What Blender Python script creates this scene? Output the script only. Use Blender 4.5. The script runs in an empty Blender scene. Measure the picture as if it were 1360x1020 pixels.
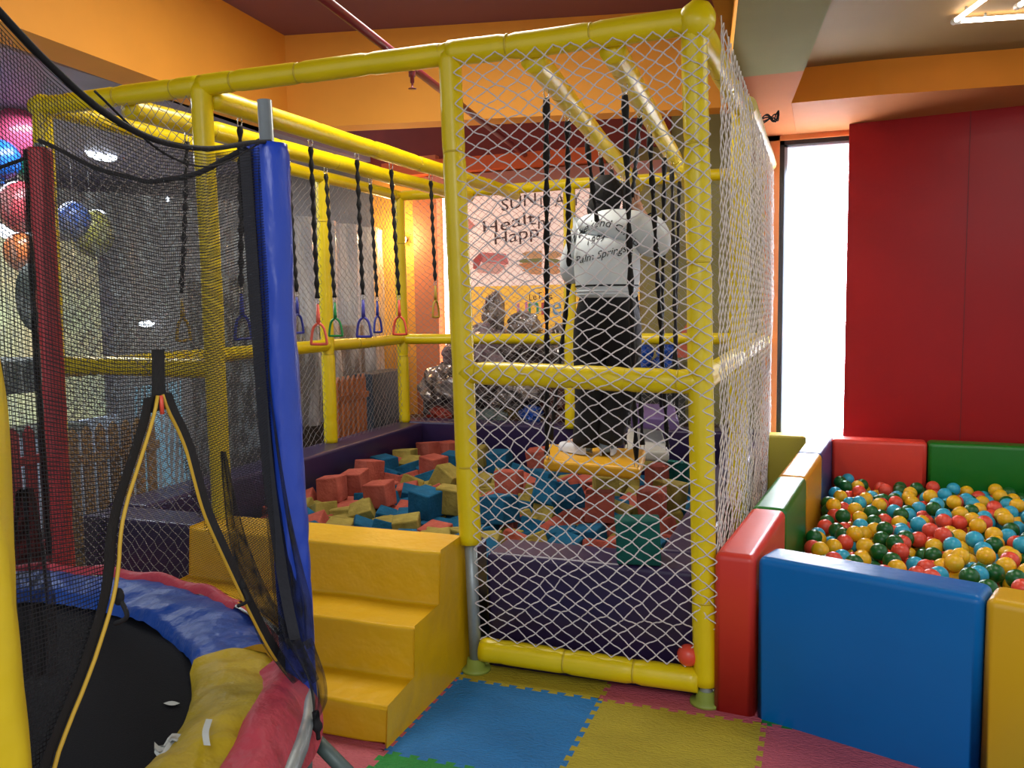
import bpy, math, random
from mathutils import Vector, Matrix, noise
from mathutils.bvhtree import BVHTree
from mathutils.geometry import tessellate_polygon
R = random.Random(7)
COL = bpy.context.scene.collection
PI = math.pi

# ------------------------------------------------------------------ camera model (metres; x along the cage front, y into the room)
FOC, PITCH, ROLL, YAW = 1119.1, 0.0908, -0.0152, -0.3532
CAM = Vector((0.4037, -3.1265, 1.503))
FW = Vector((math.sin(YAW) * math.cos(PITCH), math.cos(YAW) * math.cos(PITCH), -math.sin(PITCH)))
RT = Vector((math.cos(YAW), -math.sin(YAW), 0)); UP = RT.cross(FW)
RT, UP = RT * math.cos(ROLL) + UP * math.sin(ROLL), UP * math.cos(ROLL) - RT * math.sin(ROLL)
def _ray(x, y): return FW + RT * ((x - 680) / FOC) - UP * ((y - 510) / FOC)
def onY(x, y, Y): d = _ray(x, y); return CAM + d * ((Y - CAM.y) / d.y)
def onZ(x, y, Z): d = _ray(x, y); return CAM + d * ((Z - CAM.z) / d.z)
def onX(x, y, X): d = _ray(x, y); return CAM + d * ((X - CAM.x) / d.x)
cd = bpy.data.cameras.new('camera'); cam = bpy.data.objects.new('camera', cd); COL.objects.link(cam)
cd.sensor_width = 36; cd.lens = FOC / 1360 * 36; cd.clip_end = 100
M = Matrix((RT, UP, -FW)).transposed().to_4x4(); M.translation = CAM
cam.matrix_world = M; bpy.context.scene.camera = cam

# ------------------------------------------------------------------ materials
def lin(h):
    h = h.lstrip('#'); out = []
    for i in (0, 2, 4):
        c = int(h[i:i + 2], 16) / 255; out.append(c / 12.92 if c <= .04045 else ((c + .055) / 1.055) ** 2.4)
    return tuple(out) + (1,)
def mat(name, hexc, rough=.5, bump=0, scale=20, var=0, metal=0, emit=0, spec=.5, stretch=None, dark=None, vscale=None, dist=.01):
    m = bpy.data.materials.new(name); m.use_nodes = True; nt = m.node_tree; b = nt.nodes['Principled BSDF']
    c = lin(hexc); b.inputs['Base Color'].default_value = c; b.inputs['Roughness'].default_value = rough
    b.inputs['Metallic'].default_value = metal; b.inputs['Specular IOR Level'].default_value = spec
    if emit:
        b.inputs['Emission Color'].default_value = c; b.inputs['Emission Strength'].default_value = emit
    if bump or var:
        tc = nt.nodes.new('ShaderNodeTexCoord'); mp = nt.nodes.new('ShaderNodeMapping'); nt.links.new(tc.outputs['Object'], mp.inputs[0])
        if stretch: mp.inputs['Scale'].default_value = stretch
        def nz(s):
            n = nt.nodes.new('ShaderNodeTexNoise'); n.inputs['Scale'].default_value = s; n.inputs['Detail'].default_value = 4
            nt.links.new(mp.outputs[0], n.inputs['Vector']); return n
        if bump:
            bp = nt.nodes.new('ShaderNodeBump'); bp.inputs['Strength'].default_value = bump; bp.inputs['Distance'].default_value = dist
            nt.links.new(nz(scale).outputs['Fac'], bp.inputs['Height']); nt.links.new(bp.outputs[0], b.inputs['Normal'])
        if var:
            n = nz(vscale or scale * .3); cr = nt.nodes.new('ShaderNodeValToRGB')
            d = lin(dark) if dark else tuple(v * (1 - var) for v in c[:3]) + (1,)
            cr.color_ramp.elements[0].position = .35; cr.color_ramp.elements[1].position = .65
            cr.color_ramp.elements[0].color = d; cr.color_ramp.elements[1].color = c
            nt.links.new(n.outputs['Fac'], cr.inputs[0]); nt.links.new(cr.outputs[0], b.inputs['Base Color'])
    return m
pipe_y = mat('yellow_pipe_foam', '#e6cc08', .32, .25, 14, .12)
tie_y = mat('yellow_tie', '#c8ae20', .45)
steel = mat('galvanised_steel', '#9ca6a6', .42, .1, 40, .2, metal=.45)
legm = mat('grey_green_tube', '#55645f', .5, .1, 30, .2, metal=.2)
greenflange = mat('green_flange', '#8a9a3c', .5, 0)
purple = mat('purple_vinyl', '#302249', .36, .12, 7, .15)
vin_y = mat('yellow_vinyl', '#e2b008', .38, .6, 5, .14, dist=.03)
vin_r = mat('red_vinyl', '#d83e30', .36, .12, 5, .08)
vin_g = mat('green_vinyl', '#12701c', .36, .12, 5, .08)
vin_b = mat('blue_vinyl', '#056ab2', .36, .3, 4, .1, dist=.03, spec=.3)
vin_o = mat('amber_vinyl', '#dc9812', .36, .12, 5, .08)
vin_n = mat('navy_vinyl', '#354a7c', .36, .12, 5, .08)
vin_ol = mat('olive_yellow_vinyl', '#a89c2c', .5, .1, 5, .08)
black = mat('black_strap', '#070708', .8, .2, 90)
meshblack = mat('black_net_thread', '#0d0e12', .8)
ropew = mat('white_net_rope', '#d2cac6', .75, .2, 120)
ropeg = mat('grey_net_rope', '#8c8682', .8)
chrome = mat('chrome', '#c8c8c8', .2, metal=1)

def glassy(name, hexc, alpha, rough=.15, scale=6, stretch=(1, 1, 1), bump=.6):
    m = mat(name, hexc, rough, bump, scale, stretch=stretch); nt = m.node_tree
    out = nt.nodes['Material Output']; b = nt.nodes['Principled BSDF']
    tr = nt.nodes.new('ShaderNodeBsdfTransparent'); mx = nt.nodes.new('ShaderNodeMixShader')
    tc = nt.nodes.new('ShaderNodeTexCoord'); mp = nt.nodes.new('ShaderNodeMapping'); mp.inputs['Scale'].default_value = stretch
    n = nt.nodes.new('ShaderNodeTexNoise'); n.inputs['Scale'].default_value = scale * 1.7; n.inputs['Detail'].default_value = 6
    nt.links.new(tc.outputs['Object'], mp.inputs[0]); nt.links.new(mp.outputs[0], n.inputs['Vector'])
    mr = nt.nodes.new('ShaderNodeMapRange'); mr.inputs['From Min'].default_value = .42; mr.inputs['From Max'].default_value = .68
    mr.inputs['To Min'].default_value = alpha * .45; mr.inputs['To Max'].default_value = min(1, alpha * 2.1)
    nt.links.new(n.outputs['Fac'], mr.inputs['Value']); nt.links.new(mr.outputs[0], mx.inputs['Fac'])
    nt.links.new(tr.outputs[0], mx.inputs[1]); nt.links.new(b.outputs[0], mx.inputs[2]); nt.links.new(mx.outputs[0], out.inputs['Surface'])
    return m

# ------------------------------------------------------------------ mesh builder
def frame(d):
    d = d.normalized(); a = Vector((0, 0, 1)) if abs(d.z) < .9 else Vector((1, 0, 0))
    x = d.cross(a).normalized(); return x, d.cross(x).normalized()
class MB:
    def __init__(s): s.v = []; s.f = []; s.m = []; s.mi = 0
    def face(s, idx): s.f.append(tuple(idx)); s.m.append(s.mi)
    def box(s, a, b, rot=None, pivot=None):
        k = len(s.v); (x0, y0, z0), (x1, y1, z1) = a, b
        for z in (z0, z1):
            for x, y in ((x0, y0), (x1, y0), (x1, y1), (x0, y1)):
                p = Vector((x, y, z))
                if rot: p = rot @ (p - Vector(pivot or (0, 0, 0))) + Vector(pivot or (0, 0, 0))
                s.v.append(p)
        for q in ((0, 3, 2, 1), (4, 5, 6, 7), (0, 1, 5, 4), (1, 2, 6, 5), (2, 3, 7, 6), (3, 0, 4, 7)): s.face([k + i for i in q])
        return s
    def poly_prism(s, pts, dvec):
        k = len(s.v); n = len(pts); dvec = Vector(dvec)
        s.v += [Vector(p) for p in pts] + [Vector(p) + dvec for p in pts]
        s.face(list(range(k, k + n))[::-1]); s.face(range(k + n, k + 2 * n))
        for i in range(n): j = (i + 1) % n; s.face((k + i, k + j, k + n + j, k + n + i))
        return s
    def tube(s, pts, rad, n=12, cap=True, flat=1.0):
        pts = [Vector(p) for p in pts]; L = len(pts); k = len(s.v)
        if not hasattr(rad, '__len__'): rad = [rad] * L
        x = None
        for i, p in enumerate(pts):
            d = (pts[min(i + 1, L - 1)] - pts[max(i - 1, 0)])
            if d.length < 1e-9: d = Vector((0, 0, 1))
            d.normalize()
            if x is None: x, _ = frame(d)
            x = (x - d * x.dot(d)); x = x.normalized() if x.length > 1e-6 else frame(d)[0]
            y = d.cross(x)
            for j in range(n):
                a = 2 * PI * j / n; s.v.append(p + x * (math.cos(a) * rad[i]) + y * (math.sin(a) * rad[i] * flat))
        for i in range(L - 1):
            for j in range(n):
                a = k + i * n + j; b = k + i * n + (j + 1) % n; s.face((a, b, b + n, a + n))
        if cap: s.face([k + j for j in range(n)][::-1]); s.face([k + (L - 1) * n + j for j in range(n)])
        return s
    def strand(s, a, b, r, n=3):
        d = b - a
        if d.length < 1e-6: return
        x, y = frame(d); k = len(s.v)
        for p in (a, b):
            for j in range(n): t = 2 * PI * j / n; s.v.append(p + x * (math.cos(t) * r) + y * (math.sin(t) * r))
        for j in range(n): s.face((k + j, k + (j + 1) % n, k + n + (j + 1) % n, k + n + j))
    def ribbon(s, pts, w, wdir):
        k = len(s.v)
        for i, p in enumerate(pts):
            wd = wdir[i] if isinstance(wdir, list) else wdir
            ww = w[i] if isinstance(w, list) else w
            s.v += [p - wd * ww / 2, p + wd * ww / 2]
        for i in range(len(pts) - 1): a = k + 2 * i; s.face((a, a + 1, a + 3, a + 2))
    def grid(s, F, nu, nv):
        k = len(s.v)
        for j in range(nv + 1):
            for i in range(nu + 1): s.v.append(Vector(F(i / nu, j / nv)))
        for j in range(nv):
            for i in range(nu): a = k + j * (nu + 1) + i; s.face((a, a + 1, a + nu + 2, a + nu + 1))
        return s
    def ball(s, c, r, n=12, m=8, sq=(1, 1, 1), F=None):
        k = len(s.v); c = Vector(c)
        def P(t, f):
            q = Vector((math.sin(t) * math.cos(f) * sq[0], math.sin(t) * math.sin(f) * sq[1], math.cos(t) * sq[2])) * r
            if F: q = F(q)
            return c + q
        s.v.append(P(0, 0))
        for i in range(1, m):
            for j in range(n): s.v.append(P(PI * i / m, 2 * PI * j / n))
        s.v.append(P(PI, 0)); e = len(s.v) - 1
        for j in range(n):
            s.face((k, k + 1 + j, k + 1 + (j + 1) % n)); b = k + 1 + (m - 2) * n; s.face((e, b + (j + 1) % n, b + j))
        for i in range(m - 2):
            for j in range(n):
                a = k + 1 + i * n + j; b = k + 1 + i * n + (j + 1) % n; s.face((a, a + n, b + n, b))
        return s
    def build(s, name, mats, parent=None, smooth=False, bevel=0, seg=3, org=None):
        if not isinstance(mats, (list, tuple)): mats = [mats]
        o0 = Vector(org) if org is not None else (Vector(parent['_o']) if parent is not None and '_o' in parent else Vector((0, 0, 0)))
        me = bpy.data.meshes.new(name); me.from_pydata([tuple(Vector(v) - o0) for v in s.v], [], s.f)
        for m in mats: me.materials.append(m)
        me.polygons.foreach_set('material_index', s.m)
        if smooth: me.polygons.foreach_set('use_smooth', [True] * len(me.polygons))
        me.update(); o = bpy.data.objects.new(name, me); COL.objects.link(o)
        if parent is not None:
            o.parent = parent; o['_o'] = tuple(o0)
        else: o.location = o0; o['_o'] = tuple(o0)
        if bevel:
            b = o.modifiers.new('b', 'BEVEL'); b.width = bevel; b.segments = seg; b.limit_method = 'ANGLE'; b.angle_limit = .6
            if not smooth:
                me.polygons.foreach_set('use_smooth', [True] * len(me.polygons)); w = o.modifiers.new('w', 'WEIGHTED_NORMAL'); w.keep_sharp = False
        return o
def tag(o, label, cat, group=None, kind=None):
    o['label'] = label; o['category'] = cat
    if group: o['group'] = group
    if kind: o['kind'] = kind
    return o
def empty(name, loc, label, cat, group=None):
    o = bpy.data.objects.new(name, None); o.location = loc; o['_o'] = tuple(loc); o.empty_display_size = .05; COL.objects.link(o); return tag(o, label, cat, group)
def soften(o, w, seg=4):
    # round every edge that does not touch the floor
    me = o.data; zmin = min(v.co.z for v in me.vertices); at = me.attributes.new('bevel_weight_edge', 'FLOAT', 'EDGE')
    for e in me.edges:
        lo = [me.vertices[i].co.z < zmin + 1e-4 for i in e.vertices]; at.data[e.index].value = 0.0 if all(lo) else 1.0
    b = o.modifiers.new('b', 'BEVEL'); b.width = w; b.segments = seg; b.limit_method = 'WEIGHT'
    me.polygons.foreach_set('use_smooth', [True] * len(me.polygons)); n = o.modifiers.new('w', 'WEIGHTED_NORMAL'); return o
def struct(name, mb, m, **k):
    o = mb.build(name, m, **k); o['kind'] = 'structure'; return o
def V(*a): return Vector(a)
def lerp(a, b, t): return a + (b - a) * t
def catmull(P, n=6):
    P = [Vector(p) for p in P]; out = []
    for i in range(len(P) - 1):
        p0 = P[max(i - 1, 0)]; p1 = P[i]; p2 = P[i + 1]; p3 = P[min(i + 2, len(P) - 1)]
        for k in range(n):
            t = k / n; out.append(.5 * ((2 * p1) + (p2 - p0) * t + (2 * p0 - 5 * p1 + 4 * p2 - p3) * t * t + (3 * p1 - p0 - 3 * p2 + p3) * t ** 3))
    return out + [P[-1]]

# ------------------------------------------------------------------ the room
w_orange = mat('orange_paint', '#f0a63c', .7, .05, 9, .05)
w_orange2 = mat('deep_orange_paint', '#c86a24', .65, .08, 9, .08)
w_maroon = mat('maroon_paint', '#7c2416', .6, .05, 9, .15)
w_purp = mat('dusty_purple_ceiling', '#86586c', .8, .05, 9)
w_khaki = mat('khaki_paint', '#7e7648', .8, .05, 9, .06, spec=.08)
w_khaki2 = mat('brown_khaki_paint', '#86683c', .7, .05, 9, .06, spec=.12)
w_olive = mat('olive_wall_paint', '#8e8850', .7, .05, 9, .06)
w_grey = mat('dim_mauve_wall', '#7a7488', .6, .1, 6, .4)
w_lav = mat('lavender_ceiling', '#8c86a4', .5, .1, 6, .2)
w_red = mat('glossy_red_panel', '#961a1c', .30, .02, 3, .05, spec=.16)
sub = mat('subfloor', '#54504e', .8)

struct('floor', MB().box((-7.6, -5, -.06), (3.2, 5.2, -.013)), sub)
# deep orange fronted beams around the raised purple ceiling
b2a, b2b = V(-3.444, 2.984, 3.0), V(-.609, 3.582, 3.0)
d2 = (b2b - b2a).normalized(); n2 = V(-d2.y, d2.x, 0)
c0 = b2a - d2 * .32; c1 = b2b + d2 * .70
struct('trim_1', MB().poly_prism([c0, c1, c1 + n2 * .22, c0 + n2 * .22], (0, 0, .8)), w_orange)
e0 = V(-3.30, -1.8, 3.0); e1 = c0
dd = (e1 - V(-3.575, .277, 3.0)); e0 = V(-3.575, .277, 3.0) - dd.normalized() * 1.6
nn = V(-.3, 0, 0)
o = MB().poly_prism([e0, e0 + nn, e1 + nn, e1], (0, 0, .8)); struct('trim_2', o, w_orange)
struct('ceiling', MB().box((-3.95, -2.6, 3.74), (.42, 3.9, 3.80)), w_purp)
# beam over the cage's right edge, khaki below and orange to the left
ka = V(.12, -1.2, 2.7); kb = V(-.10, 1.95, 2.7)
L0 = V(.095 + .0 , .152, 2.7)
def lx(y): return .067 + (-.068 - .067) * (y - .451) / (1.51 - .451)
def rx(y): return .415 + (.206 - .415) * (y - .596) / (2.341 - .596)
mb = MB(); pts = [V(lx(-1.2), -1.2, 2.7), V(rx(-1.2), -1.2, 2.7), V(rx(1.62), 1.62, 2.7), V(lx(1.62), 1.62, 2.7)]
mb.poly_prism(pts, (0, 0, 1.05)); mb.m = [1, 0, 0, 0, 0, 2]
struct('trim_3', mb, [w_khaki, w_khaki, w_orange])
mb = MB(); pts = [V(lx(1.62), 1.62, 2.7), V(rx(1.62), 1.62, 2.7), V(rx(2.34), 2.34, 2.7), V(rx(2.34), 4.5, 2.7), V(lx(1.62) - .16, 4.5, 2.7)]
mb.poly_prism(pts, (0, 0, 1.05)); mb.m = [0] * 7; struct('trim_4', mb, mat('brown_orange_paint', '#a8643a', .8, .08, 9, .08, spec=.06))
# low ceiling on the right, and the lintel in front of the red wall
struct('ceiling_right', MB().box((-.1, -3.4, 2.9), (3.4, 2.6, 2.96)), w_khaki2)
ra, rb = V(.552, 3.138, 0), V(1.553, 2.999, 0); dr = (rb - ra).normalized(); nr = V(-dr.y, dr.x, 0)
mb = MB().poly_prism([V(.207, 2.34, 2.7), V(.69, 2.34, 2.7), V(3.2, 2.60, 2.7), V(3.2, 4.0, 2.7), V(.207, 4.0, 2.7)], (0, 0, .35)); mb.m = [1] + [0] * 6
struct('trim_5', mb, [mat('lintel_orange', '#dc8420', .6, .08, 9, .1, spec=.2), mat('lintel_underside_shade', '#a05e34', .7, .08, 9, .1, spec=.08)])  # underside gets a browner copy, its shade put into the colour
# red glossy partition panels behind the ball pit
for i in range(3):
    a = ra + dr * (.72 * i); b = ra + dr * (.72 * (i + 1))
    mb = MB().poly_prism([V(a.x, a.y, 0), V(b.x, b.y, 0), V(b.x, b.y, 0) + nr * .04, V(a.x, a.y, 0) + nr * .04], (0, 0, 2.70))
    struct('wall_right' if not i else 'wall_right.%03d' % i, mb, w_red)
for i in (1, 2):
    a = ra + dr * (.72 * i); struct('trim_%d' % (8 + i), MB().poly_prism([V(a.x, a.y, 0) - nr * .0015, V(a.x, a.y, 0) + dr * .003 - nr * .0015, V(a.x, a.y, 0) + dr * .003, V(a.x, a.y, 0)], (0, 0, 2.699)), mat('dark_red_seam', '#4c0e10', .6))
# window opening with dark frame beside the red partition
frame_dk = mat('dark_window_frame', '#15161c', .4)
alum = mat('pale_window_bead', '#a9b4c4', .4, metal=.3)
YW = 3.36
winbox = lambda px, py: onY(px, py, YW)
wl = winbox(1036, 186).x; wt = winbox(1040, 188).z + .005; wb = .42
mb = MB(); mb.box((wl - .10, YW - .02, 0), (wl, YW + .12, 2.75)); mb.box((wl - .1, YW - .02, wt), (1.2, YW + .12, 2.75)); mb.box((wl, YW - .02, 0), (1.2, YW + .12, wb))
struct('wall_front', mb, mat('peach_orange_paint', '#e8955a', .7))
fr = MB(); fr.box((wl, YW, wb), (wl + .032, YW + .07, wt)); fr.box((wl, YW, wt - .03), (1.2, YW + .07, wt)); fr.box((wl, YW, wb), (1.2, YW + .07, wb + .03)); fr.box((1.17, YW, wb), (1.2, YW + .07, wt))
wf = struct('window_1', fr, frame_dk)
fr = MB(); fr.box((wl + .032, YW + .02, wb + .03), (wl + .052, YW + .06, wt - .03)); fr.box((wl + .032, YW + .02, wt - .045), (1.17, YW + .06, wt - .03)); fr.build('window_bead', alum, wf)
glow = mat('overcast_daylight', '#f4f8ff', .5, emit=1.5)
MB().box((wl + .03, YW + .055, wb + .03), (1.17, YW + .062, wt - .03)).build('window_pane', glow, wf)
# back wall: orange left, olive right, maroon above the lit board
YB = 4.66
struct('wall_back', MB().box((-3.98, YB, -.01), (-3.08, YB + .1, 3.1)), w_orange)
struct('wall_back_left', MB().box((-7.6, YB, -.01), (-3.98, YB + .1, 3.1)), mat('dim_grey_wall', '#8a8486', .6, .1, 4, .35))
struct('wall_back_right', MB().box((-3.08, YB, -.01), (.6, YB + .1, 3.9)), w_olive)
mb = MB().box((-4.3, YB - .05, 2.93), (-.9, YB, 3.9)); struct('wall_back_upper', mb, w_maroon)
mb = MB(); mb.box((-3.7, YB - .28, 2.80), (-1.5, YB - .02, 2.93)); struct('trim_6', mb, mat('orange_ledge', '#d8602a', .6))
mb = MB(); mb.box((-3.3, YB - .16, 2.63), (-.95, YB - .0, 2.79)); struct('trim_7', mb, mat('pink_band', '#c08478', .6))
mb = MB(); mb.box((-3.44, YB - .14, 0), (-3.18, YB, 3.0)); struct('trim_8', mb, mat('salmon_pilaster', '#d27a4c', .65))
struct('wall_left', MB().box((-7.6, -5, 0), (-7.5, YB, 3.1)), w_grey)
struct('ceiling_left', MB().box((-7.6, -5, 3.0), (-3.95, YB, 3.06)), w_lav)

# ------------------------------------------------------------------ foam floor tiles with jigsaw edges
def tilemat(n, c): return mat(n, c, .6, .9, 60, .18, stretch=(1, 2.2, 1), vscale=3)
TM = {'blue': tilemat('blue_foam', '#1a7cc0'), 'yellow': tilemat('yellow_foam', '#b8a628'), 'pink': tilemat('pink_foam', '#c8606c'), 'green': tilemat('green_foam', '#18913a')}
TC = {(0, 0): 'blue', (1, 0): 'yellow', (2, 0): 'pink', (0, 1): 'yellow', (1, 1): 'pink', (2, 1): 'green', (0, -1): 'green', (-1, 0): 'pink', (-1, 1): 'blue', (1, -1): 'pink', (2, -1): 'yellow',
      (-1, -1): 'pink', (-2, 0): 'yellow', (-2, 1): 'green', (-2, -1): 'blue', (3, 0): 'blue', (3, -1): 'green', (-1, -2): 'green', (0, -2): 'pink', (1, -2): 'blue', (2, -2): 'pink', (-3, 0): 'green', (-3, 1): 'pink', (-3, -1): 'yellow', (-4, 0): 'pink', (-4, 1): 'blue', (-2, -2): 'yellow'}
X0, Y0, T = -.962, -.712, .602
def edge_pts(a, b, sgn):
    # dovetail teeth from a to b; tooth bulges along the left normal * sgn
    a, b = Vector(a), Vector(b); d = b - a; nrm = V(-d.y, d.x).normalized() if False else Vector((-d.y, d.x)).normalized(); N = 9; out = []
    for k in range(N):
        t0 = (k + .30) / N; t1 = (k + .70) / N; w = .045 / N * 1.6; h = .02 * sgn * (1 if True else -1)
        out += [a + d * t0, a + d * (t0 - w) + nrm * h, a + d * (t1 + w) + nrm * h, a + d * t1]
    return out
for (i, j), c in sorted(TC.items()):
    x, y = X0 + i * T, Y0 + j * T; P = []
    P += [Vector((x, y))] + edge_pts((x, y), (x + T, y), 1)
    P += [Vector((x + T, y))] + edge_pts((x + T, y), (x + T, y + T), 1)
    P += [Vector((x + T, y + T))] + edge_pts((x, y + T), (x + T, y + T), 1)[::-1]
    P += [Vector((x, y + T))] + edge_pts((x, y), (x, y + T), 1)[::-1]
    mb = MB(); tp3 = [V(p.x, p.y, 0) for p in P]; nP = len(P); mb.v = tp3 + [V(p.x, p.y, -.012) for p in P]
    for tri in tessellate_polygon([tp3]):
        a, b, c_ = tri; mb.face((a, b, c_) if (tp3[b] - tp3[a]).cross(tp3[c_] - tp3[a]).z > 0 else (a, c_, b))
    for q in range(nP): w = (q + 1) % nP; mb.face((q, nP + q, nP + w, w))
    o = mb.build('floor_mat', TM[c], org=(x, y, -.012))
    own = {(0, 0): 'blue foam floor tile right in front of the yellow steps', (1, 0): 'yellow foam floor tile in front of the bottom rail by the red corner pad', (0, 1): 'yellow foam floor tile strip under the bottom rail of the cage',
           (1, 1): 'pink foam floor tile under the bottom rail by the corner post', (2, 0): 'pink foam floor tile along the foot of the blue pad', (0, -1): 'green foam floor tile in front of the blue tile', (2, 1): 'green foam tile edge peeping from under the blue pad'}.get((i, j), c + ' foam floor tile of the play area under or near the trampoline')
    tag(o, own, 'floor mat', 'interlocking foam floor tiles')

# ------------------------------------------------------------------ the cage
H = 2.5
def padded(mb, a, b, r, step=.31, seed=0, tie=True, n=14):
    # foam sleeve over a pipe, soft dents between the ties
    a, b = Vector(a), Vector(b); L = (b - a).length; N = max(6, int(L / .03)); rr = random.Random(seed); off = rr.random() * step
    pts, rad = [], []
    x, y = frame(b - a)
    for i in range(N + 1):
        t = i / N; s = ((t * L + off) % step) / step
        k = 1 - .13 * math.exp(-((min(s, 1 - s) * step) / .012) ** 2) + .03 * noise.noise(V(t * L * 3, seed, 0))
        wob = x * (.006 * noise.noise(V(t * L * 1.5, seed, 5))) + y * (.006 * noise.noise(V(t * L * 1.5, seed, 9)))
        pts.append(a.lerp(b, t) + wob); rad.append(r * k)
    mb.mi = 0; mb.tube(pts, rad, n)
    if tie:
        mb.mi = 1; k = math.ceil(off / step)
        dirn = (b - a).normalized(); s = k * step - off
        while s < L - .02:
            if s > .02:
                p = a + dirn * s; mb.tube([p - dirn * .004, p + dirn * .004], r * .93, n); 
            s += step
    mb.mi = 0
cage = empty('play_cage', (-.96, 0, 0), 'yellow foam-clad pipe cage enclosed in white netting around the foam cube pit', 'play cage')
RP = .046
P1b, P1t = V(-3.19, 0, 0), V(-3.13, 0, H); P2b, P2t = V(-2.185, 0, 0), V(-2.19, 0, H)
P3b, P3t = V(-.928, 0, 0), V(-.989, 0, H); P4b, P4t = V(.016, 0, 0), V(-.04, 0, H)
YR = 3.655; XL = -3.14
posts = [(P1b, P1t, 1), (P2b, P2t, 2), (P4b.lerp(P4t, .03), P4t, 4)]
for a, b, s in posts: mb = MB(); padded(mb, a, b, RP, seed=s, step=.42); mb.build('post', [pipe_y, tie_y], cage, True)
mb = MB(); padded(mb, P3b.lerp(P3t, .215), P3t, RP, seed=3, step=.42); mb.build('post', [pipe_y, tie_y], cage, True)
mb = MB(); mb.tube([P3b, P3b.lerp(P3t, .23)], .026, 14); o = mb.build('steel_pipe', steel, cage, True); o['label'] = 'bare grey steel pipe foot of the entrance post'
for p in (P3b, P4b):
    mb = MB(); mb.tube([p, p + V(0, 0, .012), p + V(0, 0, .014), p + V(0, 0, .05)], [.062, .062, .04, .036], 18); mb.build('foot_flange', greenflange, cage, True)
mb = MB(); mb.tube([P4b, P4b.lerp(P4t, .045)], .026, 14); mb.build('steel_pipe', steel, cage, True)
for (x, y, z0, s) in ((XL, 2.43, .48, 5), (XL, YR, .48, 6), (0.0, 1.38, 0, 7), (.01, YR, 0, 8), (-1.98, YR, .48, 10)):
    if s == 10: x = onY(757, 400, YR).x
    mb = MB(); padded(mb, (x, y, z0), (x, y, H), RP * 1.12, seed=s, step=.5); mb.build('post', [pipe_y, tie_y], cage, True)
def rail(name, a, b, s, r=RP * .98, step=.33): mb = MB(); padded(mb, a, b, r, seed=s, step=step); return mb.build(name, [pipe_y, tie_y], cage, True)
rail('top_rail', P1t - V(.05, 0, 0), P2t, 11); rail('top_rail', P2t, P3t, 12); rail('top_rail', P3t, P4t + V(.03, 0, 0), 13, RP * 1.05)
mb = MB(); mb.ball(P4t + V(.01, 0, .0), .068, 16, 10, sq=(1, 1, 1.05), F=lambda q: q * (1 + .08 * noise.noise(q * 25))); o = mb.build('corner_wrap', pipe_y, cage, True)
mb = MB(); mb.ball(P1t + V(.0, 0, .0), .056, 14, 8); mb.build('corner_wrap', pipe_y, cage, True)
rail('top_rail', P1t, (XL, YR, H), 14, step=.6); rail('top_rail', (XL, YR, H), (0, YR, H), 15, step=.6)
rail('top_rail', P4t, (0.0, 1.38, H - .01), 16, RP * 1.02, .25); _py = pipe_y; pipe_y = mat('worn_cream_wrap', '#e4dcc0', .45, .5, 12, .5, dark='#c8b030', vscale=5)
rail('top_rail', (0.03, 1.38, H), (.03, YR, H), 17, RP, .4)['label'] = 'worn pale wrap on the far right top rail'; pipe_y = _py
MZ = 1.233
rail('middle_rail', P1b.lerp(P1t, .5) , P2b.lerp(P2t, .498), 18); rail('middle_rail', P3b.lerp(P3t, .497), P4b.lerp(P4t, .487) + V(.0, 0, 0), 19, RP * 1.02, .2)
rail('middle_rail', (XL, 0, MZ), (XL, YR, MZ), 20, RP, .7); rail('middle_rail', (XL, YR, MZ), (0, YR, MZ), 21, RP, .7)
rail('middle_rail', P4b.lerp(P4t, .49), (0, 1.38, MZ), 22, RP, .35); rail('middle_rail', (0, 1.38, MZ), (.01, YR, MZ), 23, RP * .9, .4)
rail('bottom_rail', onY(640, 862, 0), onY(928, 904, 0), 24, RP * 1.08, .28)
# hanging bars under the roof
bars = {'A': (V(-2.17, .03, 2.45), V(-2.04, YR, 2.45)), 'B': (V(-2.64, .03, 2.45), V(-2.46, YR, 2.45)), 'C': (V(-.655, .03, 2.45), V(-1.0, YR, 2.45)), 'D': (V(-.345, .03, 2.45), V(-.60, YR, 2.45))}
for i, (k, (a, b)) in enumerate(sorted(bars.items())): rail('cross_bar', a, b, 30 + i, RP * 1.08, .55)

# knotted rope netting
def net(name, F, nu, nv, r, m, n=3, jit=.0, parent=cage, skip=None, seed=0, curve=0):
    rr = random.Random(seed); mb = MB(); node = {}
    def P(i, j):
        if (i, j) not in node:
            u = i / (2 * nu); v = j / (2 * nv)
            q = Vector(F(min(max(u, 0), 1), min(max(v, 0), 1)))
            if 0 < i < 2 * nu and 0 < j < 2 * nv: q = q + V(rr.gauss(0, jit), rr.gauss(0, jit * .5), rr.gauss(0, jit))
            node[(i, j)] = q
        return node[(i, j)]
    for j in range(2 * nv):
        for i in range(2 * nu + 1):
            if (i + j) % 2: continue
            for di in (-1, 1):
                if 0 <= i + di <= 2 * nu:
                    a, b = P(i, j), P(i + di, j + 1)
                    if skip and skip(i / 2 / nu, j / 2 / nv): continue
                    if curve:
                        m1 = a.lerp(b, .35) + V(0, 0, curve * (-1)); m2 = a.lerp(b, .65) + V(0, 0, curve)
                        mb.strand(a, m1, r, n); mb.strand(m1, m2, r, n); mb.strand(m2, b, r, n)
                    else: mb.strand(a, b, r, n)
    return mb.build(name, m, parent)
def sagx(z): return .0
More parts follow.
